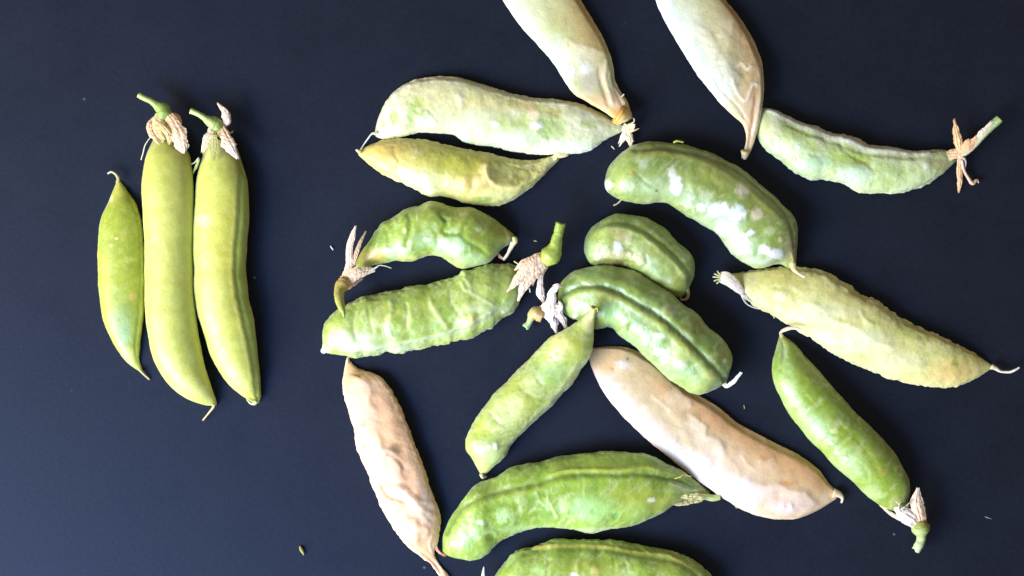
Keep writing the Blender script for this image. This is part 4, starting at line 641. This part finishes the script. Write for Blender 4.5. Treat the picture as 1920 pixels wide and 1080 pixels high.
t = pod('broad beige parchment pod lying diagonally beneath the grooved green pod', 1340, 815, 18)
shell(t, [(1107, 654), (1143, 650), (1178, 653), (1213, 667), (1245, 690), (1277, 721), (1309, 741), (1344, 761), (1378, 789), (1420, 814), (1465, 836), (1505, 857), (1536, 881), (1558, 909), (1575, 926)],
      [(1104, 670), (1112, 695), (1128, 729), (1152, 763), (1185, 797), (1220, 830), (1255, 858), (1290, 887), (1325, 913), (1362, 939), (1405, 962), (1450, 974), (1495, 974), (1535, 959), (1570, 938)],
      M_film, ((206, 184, 144), (210, 192, 156), (222, 206, 188)), ratio=0.32, bot=0.35, power=0.78, flange=0.7, veil=0, rough=0.7, fine=0.1, edge=0.3, mott=(60, 0.0, 0.4), seed=17, tint=(1.20,1.08,0.96), hmax=36, ridge=0.1,
      blobs=[(1140, 680, 30, 26, 0, (206, 176, 128), 0.7, 0.8), (1220, 710, 60, 26, 0, (186, 168, 126), 0.7, 0.8), (1360, 790, 60, 24, 0, (186, 156, 112), 0.75, 0.8), (1480, 860, 60, 30, 0, (200, 168, 124), 0.8, 0.8), (1300, 810, 34, 26, -3, (194, 176, 134), 0.7, 0.7), (1200, 790, 60, 50, 0, (224, 222, 214), 0.0, 0.8), (1170, 683, 16, 10, 2, (216, 210, 210), 0.8, 0.6), (1180, 708, 5, 4, 1, (206, 160, 60), 0.8, 0.4), (1177, 673, 3, 3, -1, (80, 70, 50), 0.9, 0.4), (1240, 770, 40, 20, 0, (206, 198, 158), 0.5, 0.7), (1492, 855, 3, 2.5, -1, (60, 40, 34), 0.9, 0.4),
             (1475, 905, 20, 5, 0, (206, 150, 90), 0.7, 0.5), (1440, 858, 26, 5, 0, (206, 160, 104), 0.6, 0.5), (1470, 950, 34, 16, 3, (226, 208, 200), 0.8, 0.7), (1540, 905, 16, 22, 0, (196, 150, 100), 0.6, 0.7), (1400, 930, 50, 24, 0, (224, 208, 196), 0.5, 0.8), (1466, 950, 7, 7, 3, (236, 226, 224), 0.8, 0.4), (1482, 948, 5, 6, 3, (236, 226, 224), 0.8, 0.4), (1290, 840, 20, 10, 0, (190, 190, 150), 0.4, 0.5), (1148, 692, 3, 2.5, 0, (150, 120, 70), 0.7, 0.4)],
      strokes=[([(1120, 700), (1160, 750), (1230, 815), (1300, 870), (1370, 918), (1430, 948)], 34, 0, (232, 226, 222), 0.9, 'g'), ([(1150, 690), (1200, 740), (1260, 800), (1310, 850)], 22, 0, (190, 176, 136), 0.75, 'g'), ([(1215, 690), (1280, 745), (1350, 790), (1430, 840), (1500, 880), (1550, 920)], 22, 0, (196, 156, 110), 0.8, 'g'), ([(1268, 722), (1278, 740), (1292, 752), (1296, 768)], 5, 4.5, (226, 206, 176), 0.8, 's'), ([(1288, 776), (1305, 786), (1322, 800), (1322, 815), (1345, 826), (1354, 842), (1352, 860)], 5, 6.0, (230, 218, 196), 0.75, 's'), ([(1250, 760), (1270, 785), (1290, 830), (1312, 860)], 7, -4.5, (200, 186, 150), 0.4, 's'),  # widest stroke: pale membrane and the lit lower-left side, painted together
               ([(1386, 900), (1410, 906), (1435, 914), (1456, 908), (1480, 920), (1508, 925), (1522, 940), (1534, 952)], 6, 7.0, (226, 206, 190), 0.7, 's'), ([(1388, 850), (1400, 870), (1420, 884)], 2.4, 1.6, (228, 214, 186), 0.6, 'g'), ([(1352, 850), (1375, 870), (1392, 895)], 4, 2.5, (222, 206, 176), 0.4, 's'), ([(1420, 862), (1436, 864), (1452, 856)], 4, 3, (220, 200, 170), 0.5, 's'),
               ([(1108, 668), (1118, 700), (1138, 738), (1170, 778), (1220, 826), (1280, 876), (1340, 920), (1400, 957), (1450, 970), (1500, 970)], 3, 1.6, (226, 196, 176), 0.8, 'g'), ([(1114, 656), (1160, 655), (1200, 664)], 3, 1.4, (216, 176, 136), 0.8, 'g'), ([(1310, 745), (1350, 768), (1385, 797), (1440, 828), (1500, 860), (1538, 890)], 3, 1.2, (206, 172, 130), 0.6, 'g'),
               ([(1160, 670), (1190, 690), (1240, 720), (1260, 750)], 6, -2.4, (190, 172, 134), 0.4, 's'), ([(1220, 740), (1260, 770)], 3, 2, (214, 206, 170), 0.5, 'g')])
tube(t, 'tip', [(1564, 925, 10, 9), (1574, 928, 10, 6), (1581, 935, 9, 3), (1580, 944, 6, 2)], M_paper, (216, 184, 146), (232, 210, 186), seed=27)

# ------------------------------------------------------------------ lower left and bottom
t = pod('dry crumpled beige pod at lower left, running out of the bottom edge', 740, 870, 20)
shell(t, [(648, 676), (643, 700), (641, 730), (651, 765), (663, 805), (671, 846), (686, 882), (702, 922), (714, 950), (732, 982), (754, 1014), (782, 1040), (805, 1058), (822, 1083), (832, 1106)],
      [(654, 676), (670, 691), (703, 701), (727, 722), (745, 752), (760, 790), (776, 830), (792, 870), (806, 910), (819, 945), (827, 980), (821, 1018), (814, 1044), (842, 1083), (847, 1104)],
      M_dry, ((222, 188, 148), (216, 182, 142), (232, 208, 184)), veil=0, fold=1.3, ratio=0.5, bot=0.7, rough=1.2, fine=0.2, edge=1.0, ridge=0.25, mott=(40, 0.0, 0.4), seed=18, tint=(1.24,1.10,1.00), hmax=38,
      blobs=[(745, 800, 34, 80, 2, (218, 182, 138), 0.6, 0.8), (690, 730, 26, 26, 0, (222, 190, 158), 0.6, 0.8), (748, 838, 14, 10, -4, (186, 154, 108), 0.8, 0.5), (672, 700, 14, 6, -3, (196, 166, 120), 0.8, 0.5), (690, 790, 20, 26, 4, (224, 196, 164), 0.7, 0.7), (720, 850, 26, 18, 3, (228, 200, 172), 0.7, 0.6), (760, 990, 40, 36, 0, (224, 198, 168), 0.7, 0.8), (685, 838, 5, 4, 3, (206, 150, 110), 0.6, 0.5), (680, 798, 5, 4, 2, (206, 160, 110), 0.6, 0.5), (800, 950, 14, 40, 0, (228, 208, 188), 0.7, 0.8), (745, 925, 30, 10, -4, (216, 182, 142), 0.6, 0.6), (830, 1075, 14, 26, 0, (222, 190, 162), 0.8, 0.7)],
      strokes=[([(660, 708), (682, 714), (694, 730), (692, 750), (706, 778)], 6, 6.5, (226, 200, 172), 0.5, 's'), ([(700, 800), (712, 822), (718, 842), (735, 848), (748, 868), (750, 892), (766, 905)], 6, 7.0, (228, 204, 178), 0.5, 's'), ([(725, 845), (745, 858), (760, 880)], 4, -4, (206, 170, 124), 0.5, 'g'), ([(720, 915), (748, 916), (772, 930), (795, 955), (815, 968)], 5, 7, (230, 208, 184), 0.6, 's'),
               ([(735, 910), (760, 914), (786, 936), (806, 944)], 4, 5, (230, 208, 184), 0.5, 's'), ([(716, 905), (722, 922), (738, 932), (770, 940)], 4, -4.5, (212, 172, 128), 0.6, 'g'), ([(735, 975), (758, 985), (772, 1000), (790, 1005)], 5, 6, (230, 206, 180), 0.6, 's'), ([(776, 965), (784, 985), (800, 990), (798, 1010)], 4.5, 6, (230, 208, 180), 0.6, 's'), ([(790, 960), (800, 975), (812, 982)], 4, 4, None, 0, 's'),
               ([(760, 960), (766, 980), (780, 990), (776, 1012), (790, 1030)], 4, -5, (200, 158, 110), 0.5, 's'), ([(668, 840), (690, 850), (700, 870)], 4, 4, (226, 196, 168), 0.5, 's'), ([(660, 775), (678, 790), (684, 806)], 4, 4, None, 0, 's'), ([(690, 895), (706, 905), (712, 925)], 4, 4, None, 0, 's'), ([(742, 985), (760, 1010), (785, 1035), (812, 1056), (830, 1084)], 4, -4.5, (196, 146, 96), 0.6, 'g'), ([(745, 1004), (775, 1036), (805, 1060), (820, 1085)], 3.5, 2.5, (232, 206, 184), 0.7, 'g'), ([(700, 706), (724, 724), (744, 760), (760, 800), (790, 880), (812, 940)], 3.5, 1.4, (222, 200, 150), 0.5, 'g'), ([(812, 1000), (806, 1022), (814, 1046)], 3, 2, (226, 200, 170), 0.5, 'g')])
tube(t, 'tip', [(651, 682, 12, 4), (651, 676, 12, 3.2), (652, 671, 10, 2.6)], M_paper, (222, 190, 150), (190, 190, 160), seed=28, frayed=2)
leaf(t, 'fibre', [(816, 1020, 10, 3), (818, 1031, 9, 3), (824, 1038, 8, 2.4), (834, 1044, 5, 2.5)], (226, 196, 170), (206, 140, 110), seed=45, curl=0.4, jag=0.1)

t = pod('bright green pod with a raised seam, its stalk end tucked under the broad beige pod', 1080, 930, 30)
shell(t, [(829, 1030), (831, 1003), (843, 974), (865, 940), (890, 911), (925, 896), (960, 877), (1005, 867), (1050, 856), (1100, 849), (1150, 847), (1195, 849), (1235, 861), (1272, 880), (1305, 903), (1335, 924)],
      [(829, 1038), (840, 1045), (862, 1050), (885, 1052), (910, 1041), (935, 1019), (965, 1002), (1000, 992), (1040, 989), (1078, 995), (1112, 1000), (1150, 992), (1195, 984), (1235, 967), (1272, 946), (1330, 936)],
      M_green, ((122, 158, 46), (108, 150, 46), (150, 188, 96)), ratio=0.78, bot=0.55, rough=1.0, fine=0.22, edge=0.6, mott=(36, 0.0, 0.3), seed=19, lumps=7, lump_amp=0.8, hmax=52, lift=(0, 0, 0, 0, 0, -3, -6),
      blobs=[(1110, 868, 110, 14, -4, (124, 150, 50), 0.8, 0.8), (920, 915, 60, 12, -3, (120, 144, 56), 0.7, 0.8), (1180, 930, 60, 26, 0, (140, 158, 46), 0.7, 0.8), (1110, 950, 50, 30, 2, (140, 190, 110), 0.7, 0.7), (1060, 945, 10, 14, 1, (166, 196, 110), 0.7, 0.6), (945, 962, 18, 14, 4, (160, 200, 130), 0.8, 0.6), (885, 990, 26, 20, 3, (150, 196, 120), 0.7, 0.6), (900, 960, 30, 14, 2, (124, 162, 40), 0.6, 0.7), (858, 1015, 26, 22, 2, (130, 176, 84), 0.6, 0.7), (920, 1003, 9, 9, -3, (100, 140, 30), 0.9, 0.4), (1153, 965, 9, 7, -3, (96, 150, 50), 0.9, 0.4), (1112, 956, 5, 8, -2, (120, 170, 80), 0.8, 0.4),
             (1240, 940, 40, 18, -1, (152, 166, 70), 0.7, 0.7), (1220, 935, 8, 4, 1, (214, 226, 196), 0.9, 0.4), (852, 1018, 6, 5, 2, (216, 232, 206), 0.9, 0.4), (900, 975, 9, 5, 1, (206, 226, 190), 0.6, 0.4), (1130, 993, 80, 6, 0, (164, 192, 136), 0.8, 0.7), (980, 990, 60, 8, 0, (150, 190, 120), 0.7, 0.7), (1190, 955, 30, 20, 0, (142, 178, 84), 0.6, 0.7), (1270, 915, 30, 10, 0, (156, 176, 110), 0.7, 0.7)],
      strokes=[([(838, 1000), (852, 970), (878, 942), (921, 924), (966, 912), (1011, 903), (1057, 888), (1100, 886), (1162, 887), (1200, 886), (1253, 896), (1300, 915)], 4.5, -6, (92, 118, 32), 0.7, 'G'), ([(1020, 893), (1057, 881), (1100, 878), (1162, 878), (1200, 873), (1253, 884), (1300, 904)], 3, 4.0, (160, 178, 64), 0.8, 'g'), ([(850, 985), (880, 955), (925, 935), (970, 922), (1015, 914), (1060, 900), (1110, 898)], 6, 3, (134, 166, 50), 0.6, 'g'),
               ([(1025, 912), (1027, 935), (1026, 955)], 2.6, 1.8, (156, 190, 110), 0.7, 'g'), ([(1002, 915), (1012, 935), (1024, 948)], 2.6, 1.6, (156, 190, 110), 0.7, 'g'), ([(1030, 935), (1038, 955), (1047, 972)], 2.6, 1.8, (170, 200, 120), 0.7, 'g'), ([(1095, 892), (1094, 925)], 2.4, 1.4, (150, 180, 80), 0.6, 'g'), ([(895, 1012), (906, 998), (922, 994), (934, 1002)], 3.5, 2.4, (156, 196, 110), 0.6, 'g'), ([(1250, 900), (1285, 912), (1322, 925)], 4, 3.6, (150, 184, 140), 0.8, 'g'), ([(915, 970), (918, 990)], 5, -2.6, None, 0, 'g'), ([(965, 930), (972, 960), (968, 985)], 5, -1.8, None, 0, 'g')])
leaf(t, 'sepal', [(1330, 934, 12, 7), (1308, 932, 20, 7), (1285, 930, 26, 7), (1264, 927, 28, 2)], (190, 196, 140), (206, 196, 140), seed=46, curl=0.5, jag=0.3)
leaf(t, 'sepal', [(1318, 938, 12, 5), (1296, 942, 16, 6), (1270, 946, 22, 4), (1244, 941, 28, 1.5)], (186, 188, 120), (206, 200, 150), seed=47, curl=0.5, jag=0.3)
hair(t, [(1264, 896, 44), (1275, 892, 48), (1280, 888, 46), (1296, 893, 40)], (206, 200, 120), seed=40, r=0.9); hair(t, [(1294, 938, 18), (1295, 945, 12)], seed=41, r=1)
tube(t, 'stem', [(1322, 932, 8, 6), (1338, 936, 6, 6.5), (1352, 934, 6, 6)], M_stem, (166, 186, 110), (190, 196, 130), seed=29, frayed=2)

t = pod('green pod with an orange seam showing only its upper side at the bottom edge', 1140, 1085, 34)
shell(t, [(918, 1108), (927, 1085), (946, 1057), (965, 1037), (1000, 1027), (1040, 1013), (1085, 1013), (1125, 1013), (1165, 1016), (1205, 1025), (1245, 1032), (1285, 1044), (1315, 1062), (1345, 1093), (1362, 1125)],
      [(920, 1116), (930, 1130), (950, 1142), (975, 1148), (1005, 1148), (1045, 1140), (1085, 1136), (1125, 1136), (1165, 1140), (1205, 1148), (1245, 1156), (1285, 1160), (1320, 1158), (1345, 1150), (1364, 1130)],
      M_green, ((122, 154, 48), (112, 146, 44), (152, 184, 100)), ratio=0.75, bot=0.5, rough=1.1, fine=0.3, edge=1.2, mott=(30, 0.0, 0.3), seed=20, lumps=8, lump_amp=0.8,
      blobs=[(1100, 1062, 60, 16, 2, (134, 152, 48), 0.6, 0.7), (1115, 1066, 8, 8, 1, (184, 184, 96), 0.7, 0.5), (1175, 1068, 12, 14, 0, (170, 196, 130), 0.7, 0.5), (1200, 1062, 26, 12, 3, (118, 150, 46), 0.6, 0.6), (1005, 1066, 14, 16, 0, (150, 190, 110), 0.7, 0.6), (1075, 1074, 9, 4, 1, (226, 236, 220), 0.9, 0.4), (960, 1050, 20, 14, 0, (140, 180, 96), 0.7, 0.7), (1260, 1060, 40, 16, 0, (130, 150, 50), 0.6, 0.7), (1280, 1070, 12, 9, -2, (100, 140, 40), 0.6, 0.5)],
      strokes=[([(950, 1066), (975, 1044), (1011, 1031), (1072, 1027), (1132, 1030), (1193, 1040), (1253, 1049), (1298, 1070), (1330, 1100)], 4, -3.0, (104, 130, 40), 0.6, 'G'), ([(990, 1032), (1020, 1024), (1072, 1021), (1132, 1023), (1193, 1033), (1253, 1042), (1300, 1062)], 2.6, 3.0, (168, 160, 70), 0.8, 'g'), ([(1085, 1040), (1080, 1070)], 3, 1.6, (160, 180, 90), 0.5, 'g'), ([(1150, 1040), (1152, 1070)], 4, -2, None, 0, 'g'), ([(1160, 1055), (1172, 1048), (1182, 1060)], 3, 2, (168, 190, 110), 0.6, 'g'), ([(1030, 1044), (1024, 1070)], 4, -2, None, 0, 'g')])
leaf(t, 'tip', [(922, 1112, 30, 5), (910, 1100, 34, 6), (906, 1082, 40, 4.5), (907, 1062, 44, 0.8)], (206, 206, 180), (214, 214, 200), seed=48, curl=0.5, jag=0.05, crumple=0.3)

# ------------------------------------------------------------------ crumbs
def crumb(label, x, y, rx, ry, ang, col, seed, h=0.8):
    t = Thing('plant_crumb', label, 'crumb', x, y, 0, 'crumbs of dry pod on the table')
    ca, sa = math.cos(ang), math.sin(ang)
    tube(t, 'fragment', [(x - rx * ca, y - rx * sa, ry * h, ry * 0.5), (x - rx * 0.4 * ca, y - rx * 0.4 * sa, ry * h + 0.5, ry), (x + rx * 0.4 * ca + 1, y + rx * 0.4 * sa, ry * h, ry * 0.8), (x + rx * ca, y + rx * sa, ry * 0.5, ry * 0.4)], M_paper, col, ring=9, wob=1.2, seed=seed)
crumb('tiny olive crumb alone on the blue table near the bottom left', 566, 1032, 9, 3.4, 1.2, (150, 150, 84), 1)
crumb('tiny white crumb just left of the papery calyx on the kidney shaped pod', 622, 465, 5, 1.4, 1.1, (206, 206, 200), 2)
crumb('tiny pale crumb just below the right end of the arched cream pod', 1149, 277, 4.5, 1.3, 0.9, (200, 200, 190), 3)
crumb('tiny green crumb on the dark table right of the grooved pod', 1395, 763, 4, 1.4, 1.6, (130, 140, 80), 4)
crumb('tiny green crumb below the stalk end of the bright green pod', 1382, 951, 4, 2.2, 0.4, (120, 150, 70), 5)
crumb('tiny hair like crumb on the dark table at the far right', 1853, 971, 7, 0.8, 0.35, (150, 150, 140), 6)
crumb('pale fleck just left of the upright stalk on the big bumpy pod', 1004, 452, 3, 1.2, 0.3, (190, 186, 160), 7)
print('things', len([o for o in bpy.data.objects if 'category' in o]), 'polys', sum(len(o.data.polygons) for o in bpy.data.objects if o.type == 'MESH'))
